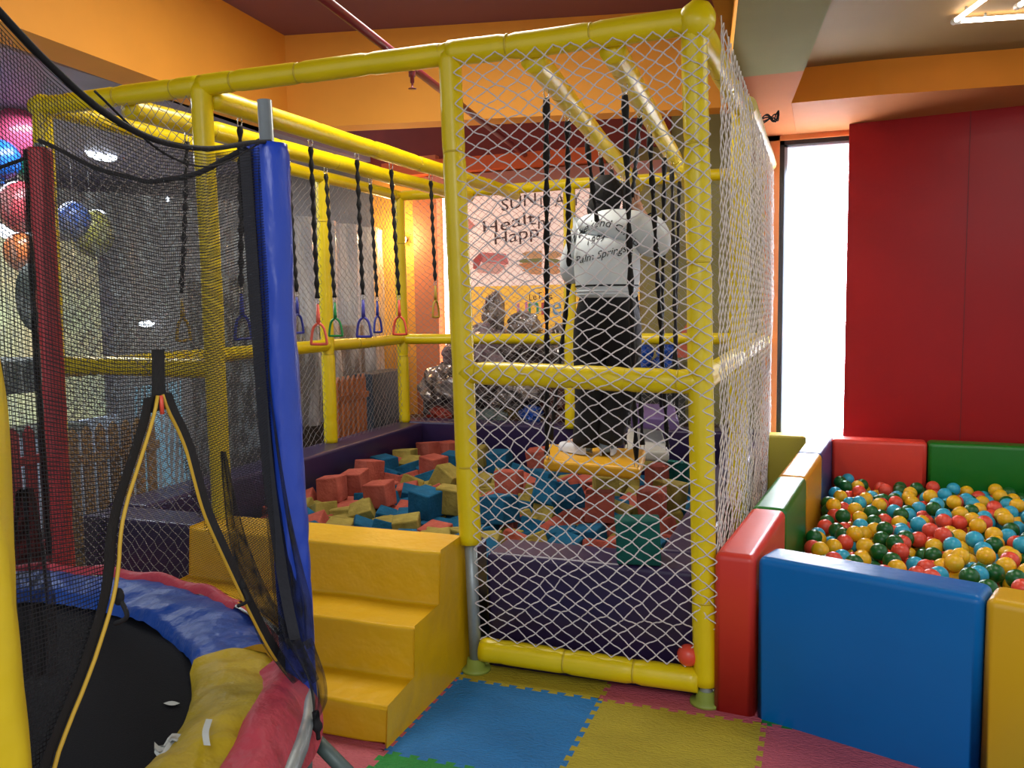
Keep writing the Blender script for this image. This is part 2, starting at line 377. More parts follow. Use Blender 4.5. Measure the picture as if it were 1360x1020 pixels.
def F_front(u, v):
    z = 2.47 - v * 2.33; t = z / H; xl = P3b.lerp(P3t, t).x + .032; xr = P4b.lerp(P4t, t).x + .055
    w = math.sin(PI * min(1, max(0, v))) ; near = abs(z - 1.24)
    y = -.045 - .022 * math.exp(-(near / .12) ** 2) if v < .93 else -.02
    uu = u + .05 * math.sin(PI * u) * math.sin(v * 6.0 + 1) + .035 * math.sin(PI * u) * noise.noise(V(u * 3, v * 6, 0))
    zz = z + .05 * noise.noise(V(u * 3, v * 5, 3)) * math.sin(PI * u) * w + .07 * (u - .3) * math.sin(PI * v)
    return (lerp(xl, xr, uu), y + .015 * noise.noise(V(u * 4, v * 8, 7)), zz)
net('net', F_front, 13, 41, .0026, ropew, 5, .004, curve=.0012, seed=1)
def F_lf(u, v):
    z = 2.46 - v * 2.25
    return (lerp(-3.16, -2.19, u), -.035 + .02 * noise.noise(V(u * 4, v * 8, 7)), z + .06 * noise.noise(V(u * 2, v * 4, 8)))
net('net', F_lf, 17, 42, .0019, ropeg, 3, .004, seed=2)
net('net', lambda u, v: (XL + .05 * math.sin(PI * u * 3) * .5, lerp(0, YR, u), 2.46 - v * 1.98 + .03 * noise.noise(V(u * 8, v * 4, 2))), 56, 34, .0018, ropeg, 3, .004, seed=3)
net('net', lambda u, v: (lerp(XL, 0, u), YR + .03 + .05 * noise.noise(V(u * 5, v * 4, 1)), 2.46 - v * 2.0 + .05 * noise.noise(V(u * 6, v * 4, 5))), 46, 36, .0018, ropeg, 3, .005, seed=4)
net('net', lambda u, v: (.056 + .03 * math.sin(PI * v) * math.sin(PI * u) + .014 * noise.noise(V(u * 5, v * 4, 1)) * math.sin(PI * v), lerp(-.03, YR, u), 2.50 - v * 2.35), 44, 36, .0021, ropew, 4, .0022, seed=5)

# ------------------------------------------------------------------ pit walls, purple padded
def pad(name, x0, y0, x1, y1, z, m, label, bev=.025, z0=0, cat='padded wall', group='purple padded walls of the cube pit'):
    o = MB().box((x0, y0, z0), (x1, y1, z)).build(name, m, org=((x0 + x1) / 2, (y0 + y1) / 2, z0)); soften(o, bev); return tag(o, label, cat, group)
PH = .485
pad('padded_wall', -.90, .06, -.02, .30, PH, purple, 'purple padded pit wall behind the netted front panel')
pad('padded_wall', -2.16, .06, -.985, .30, PH, purple, 'purple padded pit wall hidden behind the yellow steps')
pad('padded_wall', -3.12, .06, -2.22, .30, PH, purple, 'purple padded pit wall seen through the trampoline opening')
pad('padded_wall', -3.22, .32, -2.94, 3.62, PH, purple, 'long purple padded pit wall along the left netting')
pad('padded_wall', -3.22, 3.64, -1.45, 3.90, PH + .01, purple, 'purple padded pit wall at the far end, left length')
pad('padded_wall', -1.44, 3.64, -.0, 3.90, PH + .01, purple, 'purple padded pit wall at the far end, behind the swing planks')
pad('padded_wall', -.22, .32, -.03, 3.62, PH, purple, 'purple padded pit wall along the right netting')

# ------------------------------------------------------------------ steps
prof = [(.035, 0), (.035, .56), (-.205, .553), (-.225, .345), (-.44, .335), (-.455, .148), (-.655, .132), (-.672, 0)]
mb = MB(); xs0, xs1 = -2.185, -.975; N = 14
for i in range(N + 1):
    x = lerp(xs0, xs1, i / N)
    for k, (y, z) in enumerate(prof): mb.v.append(V(x, y + (.006 * noise.noise(V(x * 5, k, 0)) if z > 0 else 0), z + (.006 * noise.noise(V(x * 4, k, 7)) if z > 0 else 0)))
n = len(prof)
for i in range(N):
    for k in range(n): a = i * n + k; b = i * n + (k + 1) % n; mb.face((a, b, b + n, a + n))
mb.face(range(n)); mb.face([N * n + k for k in range(n)][::-1])
o = mb.build('foam_steps', vin_y, org=(-1.56, -.3, 0), bevel=.014); tag(o, 'three-step yellow vinyl foam stairs up to the cube pit', 'steps')

# ------------------------------------------------------------------ foam cubes
def foam(n, c, dk): return mat(n, c, .95, .5, 55, .3, vscale=9, dark=dk, spec=.15)
FM = {'red': foam('red_foam', '#b05c4c', '#94463a'), 'blue': foam('blue_foam_cube', '#1c5c80', '#184c68'), 'yellow': foam('ochre_foam', '#a09048', '#7e7034'), 'teal': foam('teal_foam', '#1c5a52', '#154842')}
def cube_mesh(c, seed, s=.152):
    rr = random.Random(seed); mb = MB(); h = s / 2; mb.box((-h, -h, -h), (h, h, h))
    mb.v = [v + V(rr.uniform(-.008, .008), rr.uniform(-.008, .008), rr.uniform(-.008, .008)) for v in mb.v]
    me = bpy.data.meshes.new('foam_cube'); me.from_pydata([tuple(v) for v in mb.v], [], mb.f); me.materials.append(FM[c]); return me
CM = {c: [cube_mesh(c, i * 7 + len(c)) for i in range(4)] for c in FM}
def cube(c, loc, rot, label=None, s=1):
    o = bpy.data.objects.new('foam_cube', R.choice(CM[c])); o.location = loc; o.rotation_euler = rot; o.scale = (s, s, s); COL.objects.link(o)
    b = o.modifiers.new('b', 'BEVEL'); b.width = .008; b.segments = 2
    cn = {'red': 'faded red', 'blue': 'dark blue', 'yellow': 'mustard yellow', 'teal': 'teal green'}[c]
    return tag(o, label or '%s foam cube lying sunk among the cubes in the purple pit' % cn, 'foam cube', '%s foam cubes in the pit' % cn)
under = MB()
proud = [('red', 441, 649, .30, 'red foam cube standing proud by the left pit wall'), ('red', 472, 641, .30, 'red foam cube between the leftmost proud red cube and its taller neighbour'), ('red', 490, 626, .31, 'red foam cube leaning behind two others near the left pit wall'),
         ('red', 504, 657, .31, 'red foam cube standing square in front of the red trio at left'), ('blue', 511, 620, .27, 'dark blue foam cube standing near the left pit wall, behind the red ones'), ('yellow', 539, 610, .27, 'mustard foam cube with a torn face near the far wall'),
         ('red', 570, 600, .26, 'red foam cube at the far wall left of the entrance post'), ('red', 576, 620, .31, 'large red foam cube in front of the far red cubes'), ('red', 597, 599, .26, 'red foam cube at the far wall half behind the entrance post'),
         ('blue', 603, 615, .30, 'dark blue foam cube half hidden by the entrance post'), ('yellow', 593, 637, .31, 'mustard foam cube tipped on its corner left of the entrance post'), ('blue', 566, 668, .33, 'blue foam cube standing upright left of the entrance post'),
         ('yellow', 599, 664, .33, 'mustard foam cube standing square against the entrance post'), ('yellow', 634, 606, .27, 'mustard foam cube just right of the entrance post at the far side'), ('blue', 664, 612, .27, 'dark blue foam cube in front of the far purple wall behind the net'),
         ('red', 715, 610, .28, 'dull red round-cornered foam cube left of the yellow swing plank'), ('red', 676, 641, .32, 'salmon red foam cube behind the net near the entrance post'), ('blue', 664, 676, .33, 'blue foam cube with a hollow top, nearest the entrance post behind the net'),
         ('blue', 726, 658, .32, 'large tilted blue foam cube below the yellow swing plank'), ('red', 797, 672, .36, 'red foam cube with rounded top in the middle behind the net'), ('red', 866, 668, .36, 'red foam cube next to the right pit wall'),
         ('yellow', 890, 658, .36, 'mustard foam cube wedged beside the right pit wall'), ('teal', 901, 628, .32, 'dark teal foam cube by the right pit wall'), ('yellow', 806, 648, .30, 'mustard foam cube under the front edge of the swing plank'), ('blue', 757, 668, .30, 'blue foam cube right of the large tilted blue one'),
         ('red', 876, 632, .30, 'red foam cube behind the dark teal cube'), ('yellow', 868, 612, .28, 'mustard foam cube right behind the swing plank')]
pl = []
for c, px, py, z, lab in proud:
    p = onZ(px, py, z); tilt = .12 if 'tip' not in lab and 'tilted' not in lab else .6
    p.x = min(max(p.x, -2.84), -.32); p.y = min(p.y, 3.53)
    cube(c, p, (R.uniform(-tilt, tilt), R.uniform(-tilt, tilt), R.uniform(-.5, .5)), lab, 1.06); pl.append(p)
p = onZ(848, 716, PH + .087); cube('teal', p, (0, 0, .25), 'large teal green foam cube resting on the front purple pit wall', 1.14)
cnt = 0; cells = []
for j in range(21):
    for i in range(17):
        x = -2.85 + i * .158 + (.07 if j % 2 else 0); y = .40 + j * .155
        if x > -.30: continue
        under.box((x - .07, y - .07, .0), (x + .07, y + .07, .11 + R.uniform(0, .03)))
        cells.append((x, y))
for x, y in cells:
    if any(abs(q.x - x) < .12 and abs(q.y - y) < .12 and q.z < .36 for q in pl): 
        pass
    if cnt >= 270: continue
    z = .16 + .02 * math.sin(x * 5 + y * 3) + R.uniform(-.035, .05)
    if any((q - V(x, y, z)).length < .13 for q in pl): continue
    c = R.choice(['red', 'red', 'blue', 'blue', 'blue', 'yellow', 'yellow', 'yellow'])
    cube(c, (x + R.uniform(-.015, .015), y + R.uniform(-.015, .015), z), (R.uniform(-.4, .4), R.uniform(-.4, .4), R.uniform(-.6, .6))); cnt += 1
o = under.build('foam_cube_filling', FM['blue']); tag(o, 'dark blue foam cubes filling the bottom of the pit', 'foam cubes', kind='stuff')

# ------------------------------------------------------------------ ball pit
BH = .60
def obox(name, a, d, L, n, wdt, z, m, label, bev=.028):
    a = V(a[0], a[1], 0); mb = MB().poly_prism([a, a + d * L, a + d * L + n * wdt, a + n * wdt], (0, 0, z))
    # soft bulge: subdivided through bevel only
    o = mb.build('padded_wall', m, org=a + d * L / 2 + n * wdt / 2); soften(o, bev); return tag(o, label, 'padded wall', 'coloured padded walls of the ball pit')
dl = V(.283, 2.9, 0).normalized(); nl = V(dl.y, -dl.x, 0)
LO = V(.045, -.05, 0)
mods = [(vin_r, 'red corner pad of the ball pit beside the cage post'), (vin_g, 'green pad in the left ball pit wall between red and amber'), (vin_o, 'amber pad in the left ball pit wall after the green one'), (vin_n, 'navy pad at the far end of the left ball pit wall')]
for k, (m, lab) in enumerate(mods): obox('padded_wall', LO + dl * (.765 * k), dl, .762, nl, .15, BH, m, lab)
df = V(.485, -.166, 0).normalized(); nf = V(-df.y, df.x, 0)
FO = V(.197, -.057, 0)
obox('padded_wall', FO, df, .722, nf, .17, BH, vin_b, 'large blue pad facing the room at the front of the ball pit')
obox('padded_wall', FO + df * .725, df, .75, nf, .17, BH, mat('gold_vinyl', '#d8a818', .36, .14, 5, .08), 'golden yellow pad right of the blue one at the front of the ball pit')
BO = LO + dl * 3.06 - dl * .16 + nl * .15
db = V(.999, -.035, 0).normalized(); nb = V(-db.y, db.x, 0)
obox('padded_wall', BO, db, .575, nb, .15, BH, vin_r, 'red pad in the far ball pit wall below the window end')
obox('padded_wall', BO + db * .578, db, .76, nb, .15, BH, vin_g, 'green pad in the far ball pit wall')
obox('padded_wall', BO + db * 1.342, db, .76, nb, .15, BH, vin_b, 'blue pad at the right end of the far ball pit wall')
o = MB().box((.075, 2.98, 0), (.33, 3.14, .585)).build('padded_block', vin_ol, org=(.2, 3.05, 0), bevel=.02); o.location.x = .18; tag(o, 'olive yellow padded block behind the left ball pit wall under the window', 'padded block')
BMt = {'yellow': mat('yellow_ball', '#e8b418', .35), 'red': mat('red_ball', '#dc4a34', .35), 'blue': mat('sky_blue_ball', '#2ca4c4', .35), 'green': mat('dark_green_ball', '#0c5a22', .35)}
BR = .041; BM = {}
for c, m in BMt.items():
    me_o = MB().ball((0, 0, 0), BR, 18, 12).build('t', m, None, True); BM[c] = me_o.data; bpy.data.objects.remove(me_o)
def inpit(x, y):
    p = V(x, y, 0); q = p - LO
    if q.dot(nl) < .15 + BR + .003: return False
    if (p - FO).dot(nf) < .17 + BR: return False
    if (p - BO).dot(nb) > -BR: return False
    return x < 1.75
placed = []; grid = {}
def land(x, y):
    z = .12; gx, gy = int(x / .09), int(y / .09)
    for a in (-1, 0, 1):
        for b in (-1, 0, 1):
            for (px, py, pz) in grid.get((gx + a, gy + b), ()):
                d2_ = (px - x) ** 2 + (py - y) ** 2
                if d2_ < (2 * BR) ** 2: z = max(z, pz + math.sqrt((2 * BR) ** 2 - d2_))
    return z
rb_ = random.Random(5)
for it in range(1500):
    best = None
    for k in range(14):
        x, y = rb_.uniform(.3, 1.75), rb_.uniform(-.35, 2.95)
        if not inpit(x, y): continue
        z = land(x, y)
        if best is None or z < best[2]: best = (x, y, z)
    if best and best[2] < .345: placed.append(best); grid.setdefault((int(best[0] / .09), int(best[1] / .09)), []).append(best)
def vis(p):
    d = V(*p) - CAM; zc = d.dot(FW); px = 680 + FOC * d.dot(RT) / zc; py = 510 - FOC * d.dot(UP) / zc
    if px > 1385: return -1
    if px < 1313 and py > 722 + (px - 1020) * .165 + 14: return -1
    return p[2] - .04 * 0
top = sorted([p for p in placed if vis(p) > 0], key=lambda p: -p[2])[:300]; tops = set(top)
st = MB()
for p in placed:
    c = rb_.choice(['yellow', 'yellow', 'yellow', 'red', 'red', 'blue', 'blue', 'green', 'green'])
    if p in tops:
        o = bpy.data.objects.new('pit_ball', BM[c]); o.location = p; COL.objects.link(o)
        cn = {'blue': 'sky blue', 'green': 'dark green'}.get(c, c); tag(o, '%s plastic ball among the mixed balls in the ball pit' % cn, 'ball', '%s balls in the ball pit' % cn)
    else: st.mi = {'yellow': 0, 'red': 1, 'blue': 2, 'green': 3}[c]; st.ball(p, BR, 12, 8)
o = st.build('pit_balls', [BMt['yellow'], BMt['red'], BMt['blue'], BMt['green']], None, True); tag(o, 'coloured plastic balls filling the lower layers of the ball pit', 'balls', kind='stuff')
lb = onY(914, 870, -.002); o = MB().ball(lb, .042, 18, 12).build('loose_ball', BMt['red'], None, True, org=lb)
tag(o, 'red plastic ball caught behind the net at the bottom rail by the corner post', 'ball')

# ------------------------------------------------------------------ straps with ring handles under the left bars
def twisted(mb, pts, r, pitch=.075):
    P = [Vector(pts[0])]
    for a, b in zip(pts, pts[1:]):
        a, b = Vector(a), Vector(b); n = max(1, int((b - a).length / (pitch / 4)))
        for i in range(1, n + 1): P.append(a.lerp(b, i / n))
    rad = [r * (1 + .38 * math.sin(i * PI / 2)) for i in range(len(P))]; mb.tube(P, rad, 8)
def carabiner(mb, p, s=.028, ax=V(1, 0, 0)):
    L = [p + ax * (math.cos(a) * s * .42) + V(0, 0, 1) * (math.sin(a) * s) for a in [2 * PI * i / 14 for i in range(15)]]; mb.tube(L, .0028, 6)
PC = {'salmon': mat('salmon_plastic', '#e0604e', .4), 'green': mat('green_plastic', '#12803a', .4), 'violet': mat('violet_plastic', '#3a3a9c', .4), 'navy': mat('navy_plastic', '#1c2a86', .4), 'orange': mat('coral_plastic', '#dc5038', .4), 'olive': mat('olive_plastic', '#a08420', .5)}
rings = [('A', .219, 318, 450, 'navy', 1.2, 'black strap under the outer cross bar half hidden by the blue trampoline pole'), ('A', .77, 425, 457, 'salmon', .2, 'black twisted strap with a salmon ring handle, nearest right of the blue pole'), ('A', 1.216, 485, 447, 'violet', .15, 'black twisted strap with a violet ring handle, between green and coral'),
         ('A', 1.601, 535, 444, 'orange', .1, 'black twisted strap with a coral red ring handle beside the far corner post'), ('A', 2.125, 581, 421, 'olive', 1.5, 'black strap with a small olive handle right beside the entrance post'), ('B', .392, 233, 452, 'olive', 1.45, 'black strap with a yellowish handle seen through the trampoline net'),
         ('B', 1.199, 399, 442, 'navy', 1.4, 'black strap with a navy handle turned edge-on just right of the blue pole'), ('B', 1.573, 450, 446, 'green', .2, 'black twisted strap with a green ring handle'), ('B', 2.09, 505, 441, 'navy', 1.45, 'black strap with a navy handle turned edge-on, left of the coral one')]
for bar, Y, px, py, c, yaw, lab in rings:
    a, b = bars[bar]; t = (Y - a.y) / (b.y - a.y); top_ = a.lerp(b, t) - V(0, 0, .045)
    bot = onY(px, py, Y); base = V(top_.x, Y, bot.z); x = lerp(top_.x, bot.x, .6)
    rt = empty('strap_ring', tuple(top_), lab, 'ring strap', 'hanging straps with ring handles')
    zz = bot.z; ht = .115
    for q_, s_ in ((top_ - V(0, 0, .02), .028), (V(x, Y, zz + ht + .115), .02)): mb = MB(); carabiner(mb, q_, s_); mb.build('carabiner', chrome, rt, True)
    mb = MB(); twisted(mb, [top_ - V(0, 0, .045), V(lerp(top_.x, x, .5), Y, (top_.z + zz + ht) / 2), V(x, Y, zz + ht + .13)], .0115); mb.build('strap', black, rt, True)
    ax = V(math.cos(yaw), math.sin(yaw), 0); tp = V(x, Y, zz + ht)
    mb = MB(); mb.tube([tp + V(0, 0, .10), tp + V(0, 0, .03), tp], [.007, .011, .012], 8)
    tri = catmull([tp, tp - ax * .03 - V(0, 0, .03), tp - ax * .044 - V(0, 0, ht - .01), tp - ax * .034 - V(0, 0, ht), tp + ax * .034 - V(0, 0, ht), tp + ax * .044 - V(0, 0, ht - .01), tp + ax * .03 - V(0, 0, .03), tp], 4)
    mb.tube(tri, .0075, 8, cap=False); mb.build('handle', PC[c], rt, True)

# ------------------------------------------------------------------ swing planks on the right
vin_yp = mat('plank_yellow_vinyl', '#d8a010', .4, .3, 9, .15); vin_wp = mat('plank_white_vinyl', '#c4c4ba', .45, .3, 9, .12); vin_pp = mat('plank_purple_vinyl', '#5c4678', .45, .3, 9, .12)
def bar_at(k, Y): a, b = bars[k]; return a.lerp(b, (Y - a.y) / (b.y - a.y)) - V(0, 0, .045)
def plank(corners, th, m, straps, label, piping=None):
    c = sum(corners, V(0, 0, 0)) / 4; rt = empty('swing_plank', tuple(c), label, 'swing plank', 'padded swing planks hanging over the cube pit')
    n = (corners[1] - corners[0]).cross(corners[3] - corners[0]).normalized(); n = n if n.z > 0 else -n
    mb = MB().poly_prism([p - n * th / 2 for p in corners], n * th); mb.build('seat_pad', m, rt, bevel=.02, seg=3)
    for (s, corner) in straps:
        e = corners[corner] * .93 + c * .07 + n * th * .5
        P = [s[0] - V(0, 0, .05)] + list(s[1:]) + [e + V(0, 0, .03)]
        mb = MB(); twisted(mb, P, .0125, .2); mb.build('strap', black, rt, True)
        for q_ in (s[0] - V(0, 0, .02), e + V(0, 0, .02)): mb = MB(); carabiner(mb, q_); mb.build('carabiner', chrome, rt, True)
    return rt
ZP = .60
cr = [onZ(722, 618, ZP), onZ(850, 630, ZP), onZ(858, 604, ZP), onZ(728, 596, ZP)]
handR = onY(840, 262, 1.78); handL = onY(756, 374, 1.75)
plank(cr, .07, vin_yp, [((bar_at('C', .267),), 0), ((bar_at('D', .343),), 1), ((bar_at('D', .795), handR), 2), ((bar_at('C', .719), handL), 3)], 'yellow padded swing plank the person stands on')
zc = .55
cr = [onZ(829, 604, zc), onZ(889, 607, zc), onZ(879, 576, zc), onZ(834, 574, zc)]
plank(cr, .07, vin_wp, [((bar_at('C', 1.254),), 0), ((bar_at('D', 1.163),), 1), ((bar_at('D', 1.878),), 2), ((bar_at('C', 1.723),), 3)], 'white padded swing plank right behind the yellow one')
zc = .72
cr = [onZ(838, 560, zc), onZ(902, 566, zc), onZ(896, 545, zc), onZ(842, 543, zc)]
plank(cr, .09, vin_pp, [((bar_at('C', 2.158),), 0), ((bar_at('D', 2.32),), 1), ((bar_at('D', 2.873),), 2), ((bar_at('C', 2.7),), 3)], 'purple padded swing plank at the far end by the wall')

# ------------------------------------------------------------------ the person, seen from behind, standing on the yellow plank
skin = mat('skin', '#c89a80', .55); hairm = mat('black_hair', '#060607', .85, .4, 60, stretch=(1, 1, .2)); cotton = mat('white_cotton', '#c9d2d6', .85, .35, 9, .06); trouser = mat('black_trousers', '#09090c', .9, .3, 10); shoe_m = mat('white_shoe_leather', '#cfd2d8', .5); denim = mat('pale_blue_heel', '#6f8aa8', .6)
YP = 1.62
def Q(px, py, dy=0): return onY(px, py, YP + dy)
def skinmesh(name, chains, m, parent, org, sub=2):
    vs, es, rs = [], [], []; idx = {}
    for ch in chains:
        prev = None
        for p, r in ch:
            key = tuple(round(c, 4) for c in p)
            if key not in idx: idx[key] = len(vs); vs.append(Vector(p)); rs.append(r)
            i = idx[key]
            if prev is not None and prev != i: es.append((prev, i))
            prev = i
    me = bpy.data.meshes.new(name); me.from_pydata([tuple(v - org) for v in vs], es, []); me.materials.append(m)
    o = bpy.data.objects.new(name, me); COL.objects.link(o)
    if parent is not None: o.parent = parent
    else: o.location = org
    sk = o.modifiers.new('s', 'SKIN'); sk.use_smooth_shade = True
    if not me.skin_vertices: me.skin_vertices.new() if hasattr(me.skin_vertices, 'new') else None
    for i, r in enumerate(rs):
        sv = me.skin_vertices[0].data[i]; sv.radius = (r if isinstance(r, tuple) else (r, r)); sv.use_root = (i == 0)
    s = o.modifiers.new('sub', 'SUBSURF'); s.levels = sub; s.render_levels = sub
    return o
bpy.context.view_layer.update()
pel = Q(806, 408, .0); chest = Q(808, 325, .02); ub = Q(810, 292, .03); neck = Q(808, 280, .04); hd = Q(806, 264, .07); ht_ = Q(805, 249, .07)
shL = Q(782, 297, .03); shR = Q(838, 297, .03); elL = Q(758, 352, .06); elR = Q(884, 330, .06); wrL = Q(760, 378, .13) ; wrR = Q(851, 280, .13)
kL = Q(787, 500, .02); kR = Q(822, 498, .02); aL = Q(775, 590, 0); aR = Q(806, 588, 0); hL = Q(790, 415); hR = Q(824, 415)
zt = ZP + .036
aL.z = aR.z = zt + .08; tL = aL + V(-.13, .09, -.05); tR = aR + V(-.02, .15, -.05)
org = V(pel.x, pel.y, zt)
def fingers(w, tip, curl, side):
    d = (tip - w).normalized(); s = d.cross(V(0, 1, 0)).normalized() * side; ch = []
    palm = w + d * .045
    for k, L in enumerate((.052, .06, .056, .043)):
        b = palm + s * (.024 - .016 * k) + d * .02
        ch.append([(w, .022), (palm, (.03, .018)), (b, .009), (b + d * L * .4 + curl * L * .25, .0085), (b + d * L * .5 + curl * L * .8, .0075), (b + d * L * .2 + curl * L * 1.1, .007)])
    tb = w + d * .02 + s * .028
    ch.append([(w, .022), (tb, .011), (tb + d * .03 + s * .012 + curl * .012, .0095), (tb + d * .045 + curl * .035, .008)])
    return ch
chains = [[(pel, (.12, .09)), (lerp(pel, chest, .5), (.11, .08)), (chest, (.13, .085)), (ub, (.11, .07)), (neck, .05), (hd, (.072, .085)), (ht_, (.066, .08))],
          [(ub, (.11, .07)), (shL, .052), (elL, .038), (wrL, .024)], [(ub, (.11, .07)), (shR, .052), (elR, .038), (wrR, .024)],
          [(pel, (.12, .09)), (hL, .08), (kL, .055), (aL, .036), (tL, .03)], [(pel, (.12, .09)), (hR, .08), (kR, .055), (aR, .036), (tR, .03)]]
chains += fingers(wrL, handL + V(0, .0, .02), V(.5, .6, 0).normalized(), 1) + fingers(wrR, handR, V(.1, -.3, .6).normalized(), 1)
person = skinmesh('person', chains, skin, None, org)
tag(person, 'person with black hair in white printed hoodie and black trousers on the yellow swing plank', 'person')
person['_o'] = tuple(org)
hoodie = skinmesh('hoodie', [[(Q(807, 398), (.24, .17)), (Q(807, 393), (.252, .18)), (Q(807, 384), (.262, .185)), (Q(807, 364), (.27, .2)), (Q(806, 338, .0), (.27, .2)), (Q(808, 316, .01), (.25, .18)), (Q(811, 297, .02), (.19, .135)), (Q(810, 284, .03), (.10, .09))],
    [(Q(811, 297, .02), (.19, .135)), (Q(782, 308, .03), .10), (Q(765, 334, .05), .086), (Q(757, 360, .06), .082), (Q(764, 376, .11), .055)],
    [(Q(811, 297, .02), (.19, .135)), (Q(844, 305, .03), .11), (Q(866, 320, .05), .108), (Q(879, 328, .07), .096), (Q(875, 308, .10), .078), (Q(860, 288, .12), .055)]], cotton, person, org)
mb = MB(); c_ = Q(861, 290, .12); ax = (Q(874, 308, .1) - c_).normalized(); x_, y_ = frame(ax); mb.tube([c_ + (x_ * math.cos(t) + y_ * math.sin(t)) * .046 for t in [2 * PI * i / 20 for i in range(21)]], .005, 6, False); mb.build('cuff_stripe', trouser, person, True)
trs = skinmesh('trousers', [[(Q(807, 362), (.16, .12)), (Q(807, 380), (.21, .15)), (Q(807, 394), (.235, .165)), (Q(806, 415), (.24, .165)), (Q(786, 450, .0), (.13, .125)), (Q(786, 500, .02), (.115, .11)), (Q(783, 550, .01), (.092, .092)), (Q(779, 586, .0), (.09, .09)), (Q(778, 594, .0), (.09, .09))],
    [(Q(806, 415), (.24, .165)), (Q(828, 450), (.13, .125)), (Q(826, 500, .02), (.115, .11)), (Q(817, 550, .01), (.088, .088)), (Q(811, 584, .0), (.086, .086)), (Q(810, 592, .0), (.086, .086))]], trouser, person, org)
for a, t in ((aL, tL), (aR, tR)):
    d = (t - a); d.z = 0; d.normalize(); s = V(-d.y, d.x, 0); base = V(a.x, a.y, zt)
    def SF(u, v):
        L = -.05 + .27 * u; w = (.036 + .012 * math.sin(PI * min(1, u * 1.1))) * (1 if u < .85 else math.sqrt(max(0, 1 - ((u - .85) / .16) ** 2))); hgt = lerp(.10, .05, min(1, u * 1.3)) * (1 if u < .88 else math.sqrt(max(.05, 1 - ((u - .88) / .13) ** 2)))
        if u < .04: w *= .7
        a_ = PI * v; return base + d * L + s * (math.cos(a_) * w) + V(0, 0, .004 + math.sin(a_) ** .6 * hgt if 0 < v < 1 else .004)
    mb = MB().grid(SF, 14, 12); k = len(mb.v); sh = mb.build('shoe', shoe_m, person, True)
    mb = MB().ball(base + V(0, 0, .06) - d * .015, .05, 12, 8, sq=(.9, .9, .9)); mb.build('shoe_heel', denim, sh, True); bpy.context.view_layer.update()
# hair: a long black bob
def HF(q): return q * (1 + .06 * noise.noise(q * 30 + V(3, 0, 0)))
mb = MB().ball(Q(805, 259, .05), .102, 24, 16, sq=(.95, .98, 1.15), F=HF); mb.ball(Q(801, 276, .03), .085, 20, 12, sq=(1.12, .8, 1.0), F=HF); mb.build('hair', hairm, person, True)
mb = MB().ball(Q(822, 261, .07), .02, 10, 8, sq=(.5, 1, 1.4)); mb.build('ear', skin, person, True)
# print on the back, laid on the cloth
dg = bpy.context.evaluated_depsgraph_get(); dg.update()
he = hoodie.evaluated_get(dg); hm = he.to_mesh(); bvh = BVHTree.FromPolygons([tuple(v.co + org) for v in hm.vertices], [tuple(p.vertices) for p in hm.polygons]); he.to_mesh_clear()
def text_pts(s, size, shear=0):
    cu = bpy.data.curves.new('t', 'FONT'); cu.body = s; cu.size = size; cu.shear = shear; cu.align_x = 'CENTER'; cu.resolution_u = 3
    o = bpy.data.objects.new('t', cu); COL.objects.link(o); dg = bpy.context.evaluated_depsgraph_get(); dg.update()
    me = bpy.data.meshes.new_from_object(o.evaluated_get(dg)); bpy.data.objects.remove(o)
    vs = [v.co.copy() for v in me.vertices]; fs = [tuple(p.vertices) for p in me.polygons]; return vs, fs
ink = mat('black_print', '#101014', .6)
for zz_, rr, nm, m_ in ((Q(807, 380).z, .0055, 'hem_stripe', trouser), (Q(807, 387).z, .006, 'hem_band', cotton), (Q(807, 391).z, .006, 'hem_band', cotton)):
    L_ = []
    for k_ in range(49):
        a_ = 2 * PI * k_ / 48; d_ = V(math.cos(a_), math.sin(a_), 0); h = bvh.ray_cast(V(Q(807, 380).x, YP, zz_) + d_ * .6, -d_); L_.append(h[0] + d_ * .001 if h[0] is not None else V(Q(807, 380).x, YP, zz_) + d_ * .15)
    mb = MB(); mb.tube(L_, rr, 6, False); mb.build(nm, m_, person, True)
for s, size, px, py, arc, tilt in (('Weekend Club', .066, 797, 301, .42, .05), ('1999', .055, 790, 323, 0, .2), ('Palm Springs', .060, 797, 343, .0, .2)):
    mb = MB(); vs, fs = text_pts(s, size, .45); k = 0; c = Q(px, py, -.1)
    for v in vs:
        x, y = v.x, v.y
        if arc: y -= x * x / arc * 1.4
        x, y = x * math.cos(tilt) - y * math.sin(tilt), x * math.sin(tilt) + y * math.cos(tilt)
        st_ = c + V(x, 0, y); h = bvh.ray_cast(CAM, (st_ - CAM).normalized()); 
        mb.v.append((h[0] + V(0, -.004, 0)) if h[0] is not None else V(st_.x, YP - .1, st_.z))
    for f in fs: mb.face([k + i for i in f])
    mb.build('hoodie_print', ink, person)

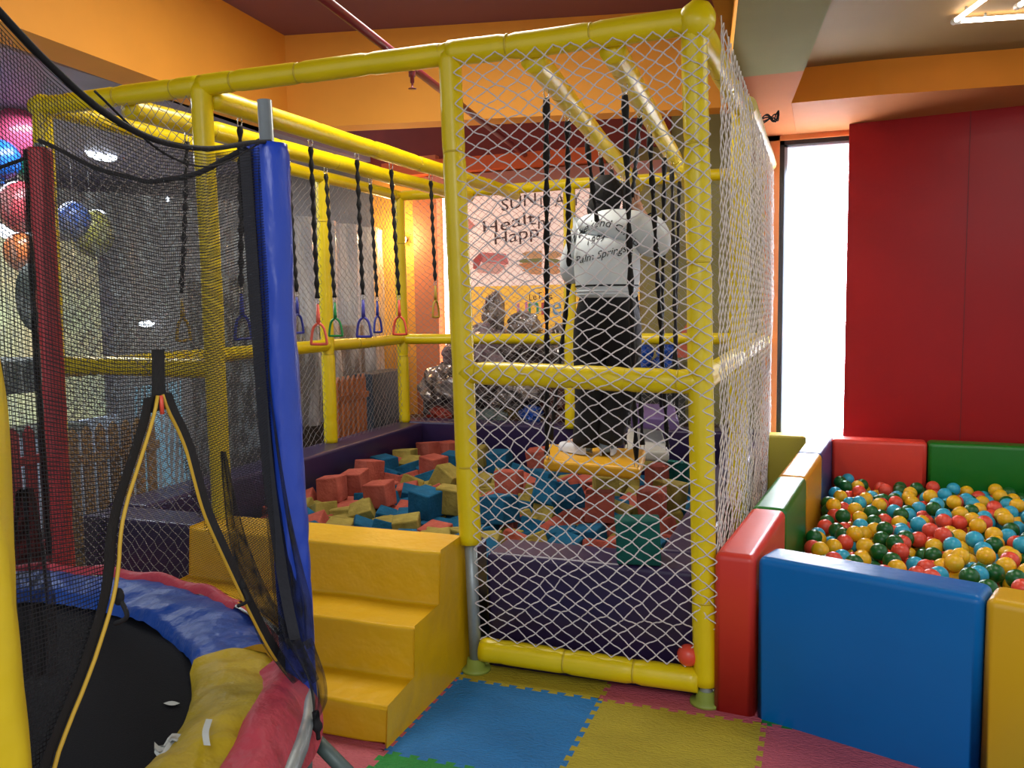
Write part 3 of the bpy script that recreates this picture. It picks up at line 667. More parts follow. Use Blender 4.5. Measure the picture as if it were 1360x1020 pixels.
# ------------------------------------------------------------------ trampoline in the foreground
TCn = V(-1.77, -2.21, 0); TZ = .60
tr = empty('trampoline', (TCn.x, TCn.y, 0), 'round trampoline with black mat, blue and yellow edge pads and black safety net', 'trampoline')
def ring(r, a, z=TZ): return V(TCn.x + r * math.cos(math.radians(a)), TCn.y + r * math.sin(math.radians(a)), z)
matm = mat('black_jumping_mat', '#080b10', .8, .2, 300, .1, spec=.15)
mb = MB(); k = 72; mb.v = [ring(1.05, 5 * i, TZ - .015) for i in range(k)]; mb.face(range(k)); mb.build('jumping_mat', matm, tr)
mb = MB(); mb.tube([ring(1.262, 5 * i, TZ - .02) for i in range(73)], .021, 12, False); mb.build('frame_ring', steel, tr, True)
padb = mat('blue_pad_vinyl', '#174698', .42, .8, 9, .2, dist=.03, spec=.3); pady = mat('yellow_pad_vinyl', '#c8a81c', .5, .9, 9, .3, dark='#93801c', dist=.03, spec=.25); padr = mat('red_skirt_vinyl', '#b4404c', .5, .8, 10, .2, dist=.03, spec=.25); wadding = mat('white_wadding', '#b8bcb4', .9, .6, 20)
def padseg(a0, a1, r0, r1, m, amp=.012, seed=0, rag=0, ro=None):
    def F(u, v):
        a = lerp(a0, a1, u); rr = lerp(r0, r1, v)
        if rag and v < .3: rr += rag * noise.noise(V(a * .12, seed, 0)) * (1 - v / .3)
        z = TZ + .012 + .026 * math.sin(PI * v) ** .5 + amp * 1.3 * noise.noise(V(a * .09, rr * 5, seed)) + .010 * noise.noise(V(a * .35, rr * 14, seed + 4)) - (0.02 if v in (0, 1) else 0)
        return ring(rr, a, z)
    return MB().grid(F, 90, 18).build('edge_pad', m, tr, True)
padseg(46, 118, 1.01, 1.225, padb, seed=1); padseg(-14, 46, 1.0, 1.20, pady, .022, 2, .0); padseg(118, 190, 1.0, 1.25, padr, seed=3); padseg(190, 262, 1.0, 1.25, padb, seed=4); padseg(262, 354, 1.0, 1.25, padr, seed=5)
mb = MB()
def WF(u, v): p = onZ(lerp(205, 300, u), lerp(1000, 985, v) - 18 * u + 14 * noise.noise(V(u * 5, v * 3, 0)), TZ + .03); return p + V(0, 0, .02 * noise.noise(V(u * 6, v * 6, 1)))
mb.grid(WF, 16, 5); mb.build('torn_wadding', wadding, tr, True)
mb = MB(); mb.ribbon(catmull([onZ(278, 955, TZ + .075), onZ(273, 972, TZ + .075), onZ(275, 990, TZ + .07)], 5), .014, V(1, .2, 0)); mb.build('torn_strip', wadding, tr)
mb = MB(); mb.grid(lambda u, v: onZ(217 + 22 * u, 934 + 3 * math.sin(PI * u) * (v - .5) * 2, TZ - .010), 6, 2).build('scuff', wadding, tr)
def skirt(a0, a1, zt0, zb0, seed, out=.02):
    def F(u, v):
        a = lerp(a0, a1, u); w = .018 * math.sin(a * .9 + seed) ; return ring(1.275 + out * v + w * v, a, lerp(zt0, zb0, v) + .016 * math.sin(a * 1.3 + seed) * v)
    return MB().grid(F, 60, 6).build('skirt', padr, tr, True)
def RF(u, v):
    a = lerp(-40, 39, u); return ring(lerp(1.15, 1.30 - .022 * max(0, (a - 18) / 21), v) + .018 * math.sin(a * .22) * v, a, TZ + .035 + .03 * math.sin(PI * v) + .012 * noise.noise(V(a * .2, v * 4, 2)) - .10 * v * v * v + .012 * math.sin(a * .3 + v * 2))
MB().grid(RF, 60, 8).build('skirt', padr, tr, True)
# the skirt flipped up over the rim at the back
mb = MB()
def BF(u, v): a = lerp(62, 122, u); return ring(lerp(1.25, 1.185, v) + .014 * math.sin(a * .55) * v, a, TZ + .02 + .03 * math.sin(PI * v) + .010 * math.sin(a * .55) * v)
mb.grid(BF, 60, 6).build('skirt', padr, tr, True)
mb = MB()
def BF2(u, v): a = lerp(41, 63, u); return ring(lerp(1.262, 1.20, v), a, TZ + lerp(-.02, .05, math.sin(PI * v * .5)))
mb.grid(BF2, 20, 5).build('skirt', padr, tr, True)
for a in (38, 98, 158, 218, 278, 338):
    p = ring(1.26, a + 9, TZ - .05); q = ring(1.26, a - 9, TZ - .05); g = ring(1.24, a + 7, .02); h = ring(1.24, a - 7, .02)
    mb = MB(); mb.tube([p, g, h, q], .019, 10); mb.build('leg', legm, tr, True)
mb = MB(); mb.tube([onY(392, 955, -1.5), onY(470, 1035, -1.55)], .017, 10); mb.build('leg', legm, tr, True)
mb = MB(); mb.tube([onY(400, 950, -1.56), onY(392, 1045, -1.56)], .017, 10); mb.build('leg', legm, tr, True)
mb = MB(); mb.tube([onY(388, 968, -1.5), onY(350, 1020, -1.5)], .017, 10); mb.build('leg', legm, tr, True)
# poles in foam sleeves
sl = {'blue': mat('blue_sleeve_vinyl', '#2044b0', .34, 1.0, 12, .3, stretch=(1, 1, .45)), 'red': mat('red_sleeve_vinyl', '#a82c2e', .45, .5, 9, .15), 'yellow': mat('yellow_sleeve_vinyl', '#d8b80c', .42, .5, 9, .1)}
def pole(b, t, c, r, sleeve_t, tube_t, label):
    mb = MB(); d = t - b; mb.tube([b, b + d * tube_t], .0165, 12); pm = mb.build('pole', steel, tr, True)
    x_, y_ = frame(d); sd = ord(c[0])
    def SF(u, v):
        a = 2 * PI * u; e = V(math.cos(a), math.sin(a), 0); fold = noise.noise(V(e.x * 1.6, e.y * 1.6, v * 7 + sd)) * .10 + abs(noise.noise(V(e.x * 2.5 + 5, e.y * 2.5, v * 14 - u * 2 + sd))) * .14
        k = r * (1 + fold - .05) * (1 + .14 * max(0, v - .8) / .2) * (1 if v < .99 else .93); return b + d * (sleeve_t * v) + x_ * (math.cos(a) * k) + y_ * (math.sin(a) * k)
    mb = MB().grid(SF, 28, 110); k0 = len(mb.v); mb.v.append(b + d * sleeve_t); n0 = 110 * 29
    for i in range(28): mb.face((n0 + i, n0 + i + 1, k0))
    s = mb.build('foam_sleeve', sl[c], pm, True); s['label'] = label
Bb, Bt = V(-.775, -1.452, .45), V(-.808, -1.455, 1.985)
Rb, Rt = onZ(86, 760, .55), V(-2.14, -.9, 2.075); Yb, Yt = V(-.566, -2.40, .40), V(-.592, -2.40, 2.4)
pole(Bb, Bt, 'blue', .043, .935, 1.0, 'blue wrinkled vinyl sleeve'); pole(Rb, Rt, 'red', .036, 1.0, 1.01, 'dark red vinyl sleeve'); pole(Yb, Yt, 'yellow', .043, .96, 1, 'yellow vinyl sleeve at the left edge')
# fine black safety net, thread by thread
def finenet(name, F, nu, nv, w, skip=None, m=meshblack, wf=None):
    # F(s, h) -> point; threads are flat ribbons lying in the net
    mb = MB(); NS = 36
    def seg(P, sh, wd):
        run = []; rw = []
        for p, (s, h), d in zip(P, sh, wd):
            if skip and skip(s, h):
                if len(run) > 1: mb.ribbon(run, w, rw)
                run, rw = [], []
            else: run.append(p); rw.append(d)
        if len(run) > 1: mb.ribbon(run, w, rw)
    NV = nv
    for i in range(nu + 1):
        s = i / nu; P = [Vector(F(s, j / (NV / 3))) for j in range(int(NV / 3) + 1)]; sh = [(s, j / (NV / 3)) for j in range(int(NV / 3) + 1)]
        wd = (Vector(F(min(1, s + .01), .5)) - Vector(F(max(0, s - .01), .5))).normalized(); seg(P, sh, [wd] * len(P))
    for j in range(nv + 1):
        h = j / nv; K = int(nu / 3); P = [Vector(F(i / K, h)) for i in range(K + 1)]; sh = [(i / K, h) for i in range(K + 1)]
        seg(P, sh, [V(0, 0, 1)] * len(P))
    return mb.build(name, m, tr)
def interp(T, x):
    if x <= T[0][0]: return T[0][1]
    for (a, b), (c, d) in zip(T, T[1:]):
        if x <= c: return lerp(b, d, (x - a) / (c - a))
    return T[-1][1]
A2 = Vector((Yb.x, Yb.y)) ; B2 = Vector((-.80, -1.46))
topN = [(0, 1.93), (.112, 1.879), (.199, 1.845), (.322, 1.81), (.475, 1.797), (.672, 1.817), (.89, 1.868), (1, 1.89)]
def NF(s, h):
    zt_ = interp(topN, s); z = lerp(.62, zt_, h); xy = A2.lerp(B2, s); bul = .02 * noise.noise(V(s * 3, z * 2, 0)); return V(xy.x - bul, xy.y, z)
Lb = [(.60, .0), (.897, .102), (.956, .177), (1.028, .241), (1.086, .282), (1.179, .298), (1.274, .374), (1.34, .425), (1.362, .438)]
Rb_ = [(.60, 1.0), (.70, .90), (.772, .836), (.89, .745), (1.014, .654), (1.125, .575), (1.279, .513), (1.34, .455), (1.362, .442)]
def skipN(s, h):
    z = lerp(.62, interp(topN, s), h); return z < 1.362 and interp(Lb, z) < s < interp(Rb_, z)
n1 = finenet('safety_net', NF, 140, 200, .00145, skipN)
def NFz(s, z): xy = A2.lerp(B2, s); return V(xy.x + .006, xy.y, z)
# door edging: black tape and yellow zip
zipm = mat('yellow_zip', '#c8a02c', .6)
def edge(T, z0, z1, w0, w1, side):
    P, W = [], []; n = 40
    for i in range(n + 1):
        z = lerp(z0, z1, i / n); s = interp(T, z); s0 = sum(interp(T, z + d_) for d_ in (-.03, 0, .03)) / 3; P.append(NFz(s0 - side * .022 * lerp(w0, w1, i / n) / .03, z)); W.append(lerp(w0, w1, i / n) )
    dirs = (V(B2.x, B2.y, 0) - V(A2.x, A2.y, 0)).normalized(); mb = MB(); mb.ribbon(P, W, dirs); mb.build('door_tape', black, tr)
    Z = []
    for i in range(n + 1):
        z = lerp(z0, z1, i / n); s0 = sum(interp(T, z + d_) for d_ in (-.03, 0, .03)) / 3; Z.append(NFz(s0, z) + V(.006, -.003, 0))
    mb = MB(); mb.tube(Z, .0032, 6); mb.build('zip', zipm, tr, True)
edge(Lb, .62, 1.362, .028, .032, 1); edge(Rb_, .62, 1.362, .036, .030, -1)
mb = MB(); dirs = (V(B2.x, B2.y, 0) - V(A2.x, A2.y, 0)).normalized(); mb.ribbon([NFz(.44, 1.335), NFz(.441, 1.38), NFz(.447, 1.44)], [.06, .044, .042], dirs); mb.build('door_tape', black, tr)
mb = MB(); mb.tube([NFz(.44, 1.362) + V(.008, -.004, 0), NFz(.442, 1.33) + V(.008, -.004, 0)], .004, 6); mb.build('zip_pull', PC['orange'], tr, True)
for T_, z in ((Lb, 1.06), (Rb_, .93)):
    c = NFz(interp(T_, z) + .02, z); mb = MB(); mb.ball(c, .009, 8, 6, sq=(1, 1, 1.6)); mb.tube(catmull([c, c + V(.015, 0, -.03), c + V(-.01, 0, -.045)], 4), .004, 5); mb.build('tie_knot', black, tr, True)
mb = MB(); mb.tube(catmull([NFz(s_, interp(topN, s_)) for s_ in (0, .112, .199, .322, .475, .672, .89, 1)], 6), .0055, 6); mb.build('net_hem', black, tr, True)
# far net between the red and blue poles
A3 = Vector((Rb.x + .03, Rb.y)); topF = [(0, 2.10), (.078, 2.067), (.326, 1.947), (.573, 1.868), (.756, 1.855), (.94, 1.89), (1, 1.9)]
ang0 = math.degrees(math.atan2(Rb.y - TCn.y, Rb.x - TCn.x)); 
def FF(s, h):
    ch = V(lerp(Rt.x, B2.x, s), lerp(Rt.y, B2.y, s), interp(topF, s)); bt = ring(1.255, lerp(ang0 - 2, 38, s), .625); w = h ** .6; q = bt.lerp(ch, w); q.z = lerp(.625, ch.z, h); return q
finenet('safety_net', FF, 186, 186, .0014)
mb = MB(); mb.tube(catmull([FF(i / 14, 1) for i in range(15)], 3), .007, 6); mb.build('net_hem', black, tr, True)
mb = MB(); mb.tube(catmull([NFz(s_, interp(topN, s_) + dz_) for s_, dz_ in ((.3, .02), (.5, -.02), (.7, -.035), (.95, .0))], 6), .002, 6); mb.build('net_cord', black, tr, True)
# gathered netting beside the poles
def gather(P, w, name='gathered_net', dens=9, dirs_=None):
    P = catmull(P, 8); d_ = dirs_ or RTd; Wt = [(k / (len(w) - 1), x) for k, x in enumerate(w)]; n = len(P) - 1
    def G(u, v):
        f_ = v * n; i0 = min(int(f_), n - 1); p = P[i0].lerp(P[i0 + 1], f_ - i0); return p + d_ * ((u - .5) * interp(Wt, v)) + FWd * (.012 * math.sin(u * 17 + v * 3))
    mb = MB(); mb.grid(G, 22, n * 2); return mb.build(name, sheer, tr, True)
RTd = V(math.cos(YAW), -math.sin(YAW), 0)
FWd = V(math.sin(YAW), math.cos(YAW), 0)
sheer = glassy('sheer_black_net', '#0b0c10', 1.25, .8, 30, (1, 1, .15), .1)
mb = MB(); mb.ribbon(catmull([onY(325, 200, -1.52), onY(334, 330, -1.52), onY(347, 520, -1.52), onY(358, 640, -1.52), onY(376, 770, -1.52), onY(392, 850, -1.54)], 8), .026, RTd); mb.build('net_edge_tape', mat('charcoal_tape', '#15171f', .75, .2, 60), tr)
gather([onY(330, 195, -1.50), onY(337, 330, -1.5), onY(350, 520, -1.5), onY(368, 680, -1.5), onY(388, 800, -1.5), onY(398, 860, -1.52)], [.05, .045, .04, .06, .09, .06], dens=11)
gather([onY(296, 600, -1.42), onY(310, 690, -1.44), onY(335, 780, -1.48), onY(370, 850, -1.52), onY(405, 905, -1.56)], [.01, .045, .07, .10, .06], dens=9)
gather([onY(398, 850, -1.56), onY(418, 895, -1.58), onY(424, 930, -1.58), onY(420, 955, -1.58)], [.07, .05, .035, .01], dens=8)
mb = MB(); mb.tube(catmull([onY(419, 945, -1.58), onY(421, 962, -1.58), onY(423, 982, -1.58)], 4), [.008] * 4 + [.012] * 2 + [.005] * 3, 6); mb.build('tie_knot', black, tr, True)
gather([onY(32, 650, -2.25), onY(38, 730, -2.2), onY(45, 800, -2.15), onY(52, 900, -2.15)], [.02, .06, .07, .05], dens=14)
gather([V(Rt.x - .04, Rt.y - .02, 2.07), V(Rb.x - .045, Rb.y - .02, 1.3), V(Rb.x - .045, Rb.y - .02, .62)], [.02, .018, .02], dens=5)
# the net beyond the red pole
A4 = V(-2.95, -1.6, 0)
def FG(s, h):
    zt_ = 2.07 - .35 * math.sin(PI * min(1, s * .9)) * .5; return V(lerp(Rb.x, A4.x, s), lerp(Rb.y, A4.y, s), lerp(.625, zt_, h))
finenet('safety_net', FG, 60, 120, .0018)
mb = MB(); mb.tube([FG(i / 10, 1) for i in range(11)], .007, 6); mb.build('net_hem', black, tr, True)

# ------------------------------------------------------------------ overhead: sprinkler pipe, tubes, cctv
pm = mat('dark_red_pipe', '#6a1c28', .35)
sp = empty('sprinkler_pipe', tuple(onZ(432, 0, 2.9)), 'dark red sprinkler pipe running under the orange beams', 'pipe')
pa, pb_ = onZ(432, 0, 2.9), onZ(588, 121, 2.9); dp = (pb_ - pa).normalized()
mb = MB(); mb.tube([pa - dp * 1.2, pb_ + dp * 2.4], .024, 12); mb.build('pipe_run', pm, sp, True)
c = onZ(547, 90, 2.9); mb = MB(); mb.tube([c, c - V(0, 0, .05), c - V(0, 0, .055), c - V(0, 0, .085), c - V(0, 0, .09), c - V(0, 0, .115), c - V(0, 0, .117), c - V(0, 0, .12)], [.02, .02, .013, .012, .006, .006, .024, .024], 12); mb.build('sprinkler_head', pm, sp, True)
tube_m = mat('white_led_tube', '#fff2e6', .5, emit=14)
zc = 2.872
for P, lab in (([onZ(1268, 28, zc), onZ(1322, -12, zc)], 'white light tube on the right ceiling running away to the top of the picture'), ([onZ(1270, 28, zc), onZ(1400, 19, zc)], 'long white light tube across the right ceiling'), ([onZ(1352, 8, zc), onZ(1385, -14, zc)], 'short light tube end at the top right corner')):
    lt = empty('light_tube', tuple(P[0]), lab, 'ceiling light', 'hexagon light tubes on the ceiling')
    mb = MB(); mb.tube(P, .011, 10); mb.build('diffuser', tube_m, lt, True)
    d = (P[1] - P[0]).normalized(); mb = MB(); mb.tube([P[0].lerp(P[1], .3), P[0].lerp(P[1], .3) + V(0, 0, .03)], .006, 6); mb.build('hanger', steel, lt, True); mb = MB(); mb.tube([P[0] - d * .015, P[0] + d * .02], .015, 10); mb.build('end_cap', mat('white_plastic', '#e8e4dc', .4), lt, True)
cc = empty('security_camera', tuple(onY(1008, 160, 2.3)), 'white dome security camera with tangled black cables under the lintel', 'camera')
wp = mat('white_plastic_shell', '#e6ece6', .3, emit=.5)  # shell glows a little, brightness put into the material
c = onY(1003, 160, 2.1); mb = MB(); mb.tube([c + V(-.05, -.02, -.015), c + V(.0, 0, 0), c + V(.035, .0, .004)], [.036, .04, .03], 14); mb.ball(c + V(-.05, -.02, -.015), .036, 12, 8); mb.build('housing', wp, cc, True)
mb = MB(); rr_ = random.Random(3)
for k in range(5): mb.tube(catmull([c + V(.035, 0, .0)] + [c + V(.05 + .025 * i + rr_.uniform(-.01, .01), 0, rr_.uniform(-.02, .03)) for i in range(4)] + [c + V(.13, .0, .045)], 4), .004, 6)
mb.build('cable', black, cc, True)

# ------------------------------------------------------------------ the lit menu board on the back wall
YPo = 4.56
pw = mat('board_white', '#e8c8bc', .5, emit=.62); py_ = mat('board_yellow', '#f0b444', .5, emit=.5)
xL_, xM, xR = onY(594, 300, YPo).x, onY(722, 300, YPo).x, onY(848, 300, YPo).x
zsplit = onY(660, 380, YPo).z
def board(x0, x1, label):
    r = empty('menu_board', ((x0 + x1) / 2, YPo + .03, .8), label, 'sign board', 'lit menu boards')
    MB().box((x0, YPo, zsplit), (x1, YPo + .05, 2.63)).build('white_panel', pw, r); MB().box((x0, YPo, .8), (x1, YPo + .05, zsplit)).build('yellow_panel', py_, r); return r
bl = board(xL_, xM - .008, 'lit white and yellow board with a wrapped roll and sandwich drawing, nearest the entrance post'); br = board(xM + .008, xR, 'right hand lit white and yellow board half hidden by the person')
def wmat(n, c): return mat(n, c, .6, emit=.12)
darkb = wmat('dark_lettering', '#4a2c2c'); 
def write(s, px0, px1, py, m, parent, size=None, rot=0, name='lettering', sh=0):
    a, b = onY(px0, py, YPo), onY(px1, py, YPo); w = b.x - a.x; vs, fs = text_pts(s, 1, sh); x0 = min(v.x for v in vs); x1 = max(v.x for v in vs); k = w / (x1 - x0); ky = size / 1 if size else k
    mb = MB(); base = onY((px0 + px1) / 2, py, YPo)
    for v in vs:
        x = (v.x - (x0 + x1) / 2) * k; z = v.y * ky; mb.v.append(V(base.x + x * math.cos(rot) - z * math.sin(rot), YPo - .006, base.z + x * math.sin(rot) + z * math.cos(rot) + .02 * math.sin(x * 9)))
    for f in fs: mb.face(f)
    mb.build(name, m, parent)
write('SUN', 666, 712, 276, darkb, bl, .16); write('D', 718, 729, 275, darkb, br, .16); write('A', 737, 750, 273, darkb, br, .16); write('Y', 760, 771, 273, darkb, br, .16)
write('Healt', 642, 712, 304, darkb, bl, .17, .06); write('hy', 715, 735, 302, darkb, br, .17); write('and', 762, 790, 300, darkb, br, .15)
write('Happ', 657, 716, 320, darkb, bl, .17, .03); write('y', 724, 734, 322, darkb, br, .17); write('Fresh', 762, 800, 316, darkb, br, .12)
write("LeT", 703, 720, 398, darkb, bl, .09); write("'s", 724, 734, 398, darkb, br, .09)
for ch, c, a, b, pr_ in (('u', '#e08ab4', 687, 701, bl), ('n', '#3c9c6c', 702, 716, bl), ('i', '#d05050', 719, 724, br), ('e', '#6ca0c8', 734, 746, br)): write(ch, a, b, 418, wmat('letter_' + ch, c), pr_, .26)
def drawing(name, pts, c, parent, dy=.008):
    P = [onY(x, y, YPo) for x, y in pts]; mb = MB(); mb.v = [V(p.x, YPo - dy, p.z) for p in P]; mb.face(range(len(P))); mb.build(name, wmat(name, c), parent)
drawing('drawn_roll', [(638, 335), (672, 337), (676, 350), (672, 352), (640, 348)], '#e08080', bl); drawing('drawn_roll_end', [(629, 345), (638, 336), (641, 344), (635, 358), (629, 357)], '#c04c4c', bl, .012)
drawing('drawn_wrapper', [(636, 356), (642, 348), (674, 353), (662, 364), (634, 362)], '#e8b0a8', bl)
for k, (c, y0, y1, a, b) in enumerate((('#e8b080', 334, 343, 692, 722), ('#8c8c50', 344, 350, 686, 722), ('#e09060', 349, 357, 688, 722), ('#e0a070', 356, 364, 694, 722))):
    drawing('drawn_sandwich', [(a, (y0 + y1) / 2 - 1), (a + 8, y0), (b - 2, y0 - 1), (b - 2, y1 + 1), (a + 10, y1)], c, bl, .008 + .002 * k)
    drawing('drawn_sandwich', [(725, y0 - 1), (740, y0), (748, (y0 + y1) / 2), (740, y1), (725, y1 + 1)], c, br, .008 + .002 * k)
drawing('drawn_corner_shape', [(620, 288), (632, 300), (620, 308)], '#e08880', bl)
mb = MB(); mb.tube(catmull([onY(x, y, YPo - .008) for x, y in ((695, 422), (704, 434), (716, 439), (721, 438))], 5), .006, 6); mb.build('drawn_smile', darkb, bl)
lf = empty('light_strip', (xL_ - .03, YPo, 1.4), 'bright vertical light strip along the edge of the menu board', 'light'); o = MB().box((xL_ - .045, YPo + .0, .0), (xL_ - .005, YPo + .04, 2.63)).build('diffuser', mat('strip_glow', '#ffe8e0', .5, emit=7), lf)

# wall spotlight on the orange wall
wlp = onY(534, 318, YB - .1); ws = empty('wall_lamp', tuple(wlp), 'small wall lamp glowing on the orange wall behind the far corner post', 'lamp')
MB().tube([wlp + V(0, .1, 0), wlp], .02, 10).build('bracket', frame_dk, ws, True); MB().ball(wlp, .045, 14, 10).build('bulb', mat('warm_bulb', '#ffd890', .5, emit=16), ws, True)

# ------------------------------------------------------------------ bundles wrapped in crinkled plastic, behind the pit
crk = mat('crinkled_clear_film', '#bcb4b0', .14, .9, 16, .85, metal=.6, dark='#4a4040', vscale=9)  # pale mottle in the colour stands in for silver highlights
crk2 = mat('crinkled_dark_film', '#5c504e', .14, 1.0, 26, .85, metal=.4, dark='#17100e', vscale=12)
crb = mat('blue_film_ball', '#1450b4', .3, .7, 18, .6, dark='#0a1c50'); crr = mat('red_wrapped', '#9c3020', .3, .6, 18, .6, dark='#401410')
bench = tag(MB().box((-3.5, 3.98, 0), (-.2, 4.5, .44)).build('storage_bench', mat('dark_brown_bench', '#33201c', .6, .2, 8, .3), org=(-1.8, 4.2, 0), bevel=.02), 'low dark brown bench behind the cube pit carrying wrapped bundles', 'bench')
def bundle(px, py, Y, r, sq, m, label, cat='wrapped bundle', seed=0, rest=True):
    c = onY(px, py, Y); 
    def F(q): n_ = q.normalized(); return q * (1 + .32 * noise.noise(n_ * 2.2 + V(seed, 0, 0)) + .16 * abs(noise.noise(n_ * 7 + V(0, seed, 0))))
    tag(MB().ball(c, r, 40, 26, sq=sq, F=F).build('wrapped_bundle', m, None, False, org=c), label, cat, 'plastic wrapped bundles behind the cube pit')
bundle(588, 522, 4.1, .22, (.9, .8, 1.2), crk, 'silvery wrapped bundle just left of the entrance post', seed=1)
bundle(584, 548, 4.05, .13, (1, .8, .8), crr, 'small red and silver wrapped item at the left foot of the pile', seed=2)
bundle(655, 418, 4.25, .15, (.7, .6, 1.3), crk, 'pointed silver wrapped top in front of the menu board', seed=3)
bundle(695, 432, 4.25, .15, (1.0, .6, .8), crk, 'silver crumpled bundle right of the pointed one', seed=4)
bundle(640, 470, 4.2, .30, (1.2, .6, .85), mat('pinkish_film', '#a8949c', .2, 1, 24, .7, metal=.2, dark='#54444c', vscale=10), 'greyish pink wrapped bundle in the middle of the pile', seed=5)
bundle(705, 480, 4.2, .32, (1.1, .6, .8), crk2, 'dark wrapped bundle above the middle rail', seed=6)
bundle(742, 462, 4.15, .16, (.7, .6, 1.4), crk, 'narrow silver wrapped bundle beside the back post', seed=7)
bundle(640, 528, 4.15, .24, (1.0, .7, .8), crk2, 'dark wrapped bundle under the middle rail left', seed=8)
bundle(695, 522, 4.12, .2, (1.3, .7, .7), crk, 'silver edged wrapped bundle under the middle rail', seed=9)
bundle(650, 555, 4.05, .13, (1.4, .8, .7), mat('grey_green_film', '#5c6c6a', .4, .7, 14, .4), 'grey green wrapped item low in the pile', seed=10)
bundle(706, 550, 4.0, .085, (1.2, .8, .9), crb, 'bright blue wrapped item low in the pile', seed=11)
bundle(745, 535, 4.15, .22, (.8, .7, 1.2), mat('maroon_film', '#4c2420', .35, .7, 14, .5), 'maroon wrapped item beside the back post', seed=12)
bundle(600, 545, 4.12, .16, (1, .7, .8), crk2, 'dark wrapped bundle behind the entrance post', seed=13)
for k, (x, y, lb) in enumerate(((855, 466, 'upper left'), (886, 464, 'upper right'), (852, 484, 'lower left'), (880, 484, 'lower right'))):
    bundle(x, y, 4.05, .085, (1, .9, .95), crb, 'blue film wrapped ball, %s of the four under the back rail' % lb, 'wrapped ball', 20 + k)
tag(MB().box((-1.30, 3.98, .45), (-.72, 4.35, .98)).build('crate', mat('dark_grey_crate', '#2b2b2c', .6, .2, 8, .3), org=(-1, 4.15, .45), bevel=.015), 'dark crate on the bench carrying the blue wrapped balls', 'crate')
pk = mat('coral_pink_panel', '#cc6450', .6)
p0 = onY(905, 425, 4.5); tag(MB().poly_prism([onY(905, 440, 4.5), onY(926, 412, 4.5), onY(926, 475, 4.5), onY(893, 475, 4.5)], (0, .06, 0)).build('wall_panel', pk), 'coral pink slanted panel on the olive back wall by the corner post', 'wall panel')

# ------------------------------------------------------------------ beyond the left netting
wood = mat('tan_wood', '#b4905e', .6, .3, 8, .4, stretch=(6, 6, 1)); wood_o = mat('orange_wood', '#b4642c', .6, .3, 8, .3, stretch=(6, 6, 1)); redw = mat('dark_red_paint', '#822c30', .5, .1, 8)
def picket(a, b, z, n, m, label, w=.06, name='picket_fence'):
    r = empty(name, tuple((a + b) / 2), label, 'fence'); d = (b - a).normalized(); nrm = V(-d.y, d.x, 0); L = (b - a).length
    for i in range(n):
        p = a + d * (L * (i + .5) / n); mb = MB(); q = [p - d * w / 2, p + d * w / 2, p + d * w / 2 + V(0, 0, z - .03), p + V(0, 0, z + .01), p - d * w / 2 + V(0, 0, z - .03)]; mb.poly_prism(q, nrm * .02); mb.build('picket', m, r)
    for zz in (.2, z - .2): mb = MB().poly_prism([a + V(0, 0, zz), b + V(0, 0, zz), b + V(0, 0, zz + .05), a + V(0, 0, zz + .05)], nrm * -.018); mb.build('fence_rail', m, r)
picket(V(-3.66, onX(12, 640, -3.66).y, 0), V(-3.66, onX(74, 640, -3.66).y, 0), onX(40, 568, -3.66).z, 3, redw, 'dark red picket fence at the far left beyond the trampoline')
pa_, pb2 = onX(92, 640, -3.48), onX(212, 640, -3.48)
picket(V(-3.48, pa_.y, 0), V(-3.48, pb2.y, 0), onX(150, 562, -3.48).z, 7, wood, 'tan wooden picket fence seen through the black safety net')
picket(V(-3.40, 2.95, 0), V(-3.40, 3.45, 0), .93, 6, wood_o, 'orange brown wooden gate beyond the left netting', .05, 'wooden_gate')
tag(MB().box((-3.62, 3.55, 0), (-3.40, 4.25, .92)).build('cabinet', mat('slate_blue_board', '#3a4450', .6, .1, 8, .3), org=(-3.5, 3.9, 0), bevel=.01), 'slate blue cabinet beside the orange wooden gate', 'cabinet')
dkb = mat('dark_brown_board', '#332820', .6, .2, 8, .3)
tag(MB().box((-4.6, 2.6, 0), (-4.1, 3.5, 1.78)).build('cabinet', dkb, org=(-4.35, 3.05, 0), bevel=.015), 'tall dark brown cabinet behind the straps beyond the left netting', 'cabinet')
tag(MB().box((-4.3, 3.75, 0), (-3.95, 4.4, 1.35)).build('cabinet', mat('taupe_board', '#5a4a40', .6, .2, 8, .3), org=(-4.1, 4.05, 0), bevel=.015), 'lower taupe cabinet near the orange wall', 'cabinet')
film = glassy('clear_sheet_film', '#dcdcde', .42, .12, 3, (2.2, 2.2, .35)); film2 = glassy('sparkling_sheet_film', '#c0d0dc', .33, .15, 9, (1.2, 1.2, .5), 1)
def sheet(x, y0, y1, z0, z1, m, label, seed, zslope=0):
    mb = MB().grid(lambda u, v: (x + .05 * math.sin(u * 30 + seed) + .05 * noise.noise(V(u * 6, v * 2, seed)), lerp(y0, y1, u), lerp(z1 + zslope * u, z0, v)), 90, 24)
    tag(mb.build('plastic_sheet', m, None, True), label, 'plastic sheet', 'clear plastic sheets outside the left netting')
sheet(-3.76, 2.75, 4.5, .5, 2.3, film, 'clear plastic sheet hanging in folds beyond the far left corner', 1)
sheet(-3.8, .2, 2.45, .0, 2.2, film2, 'sparkling clear plastic curtain beyond the left netting behind the trampoline', 2, .15)
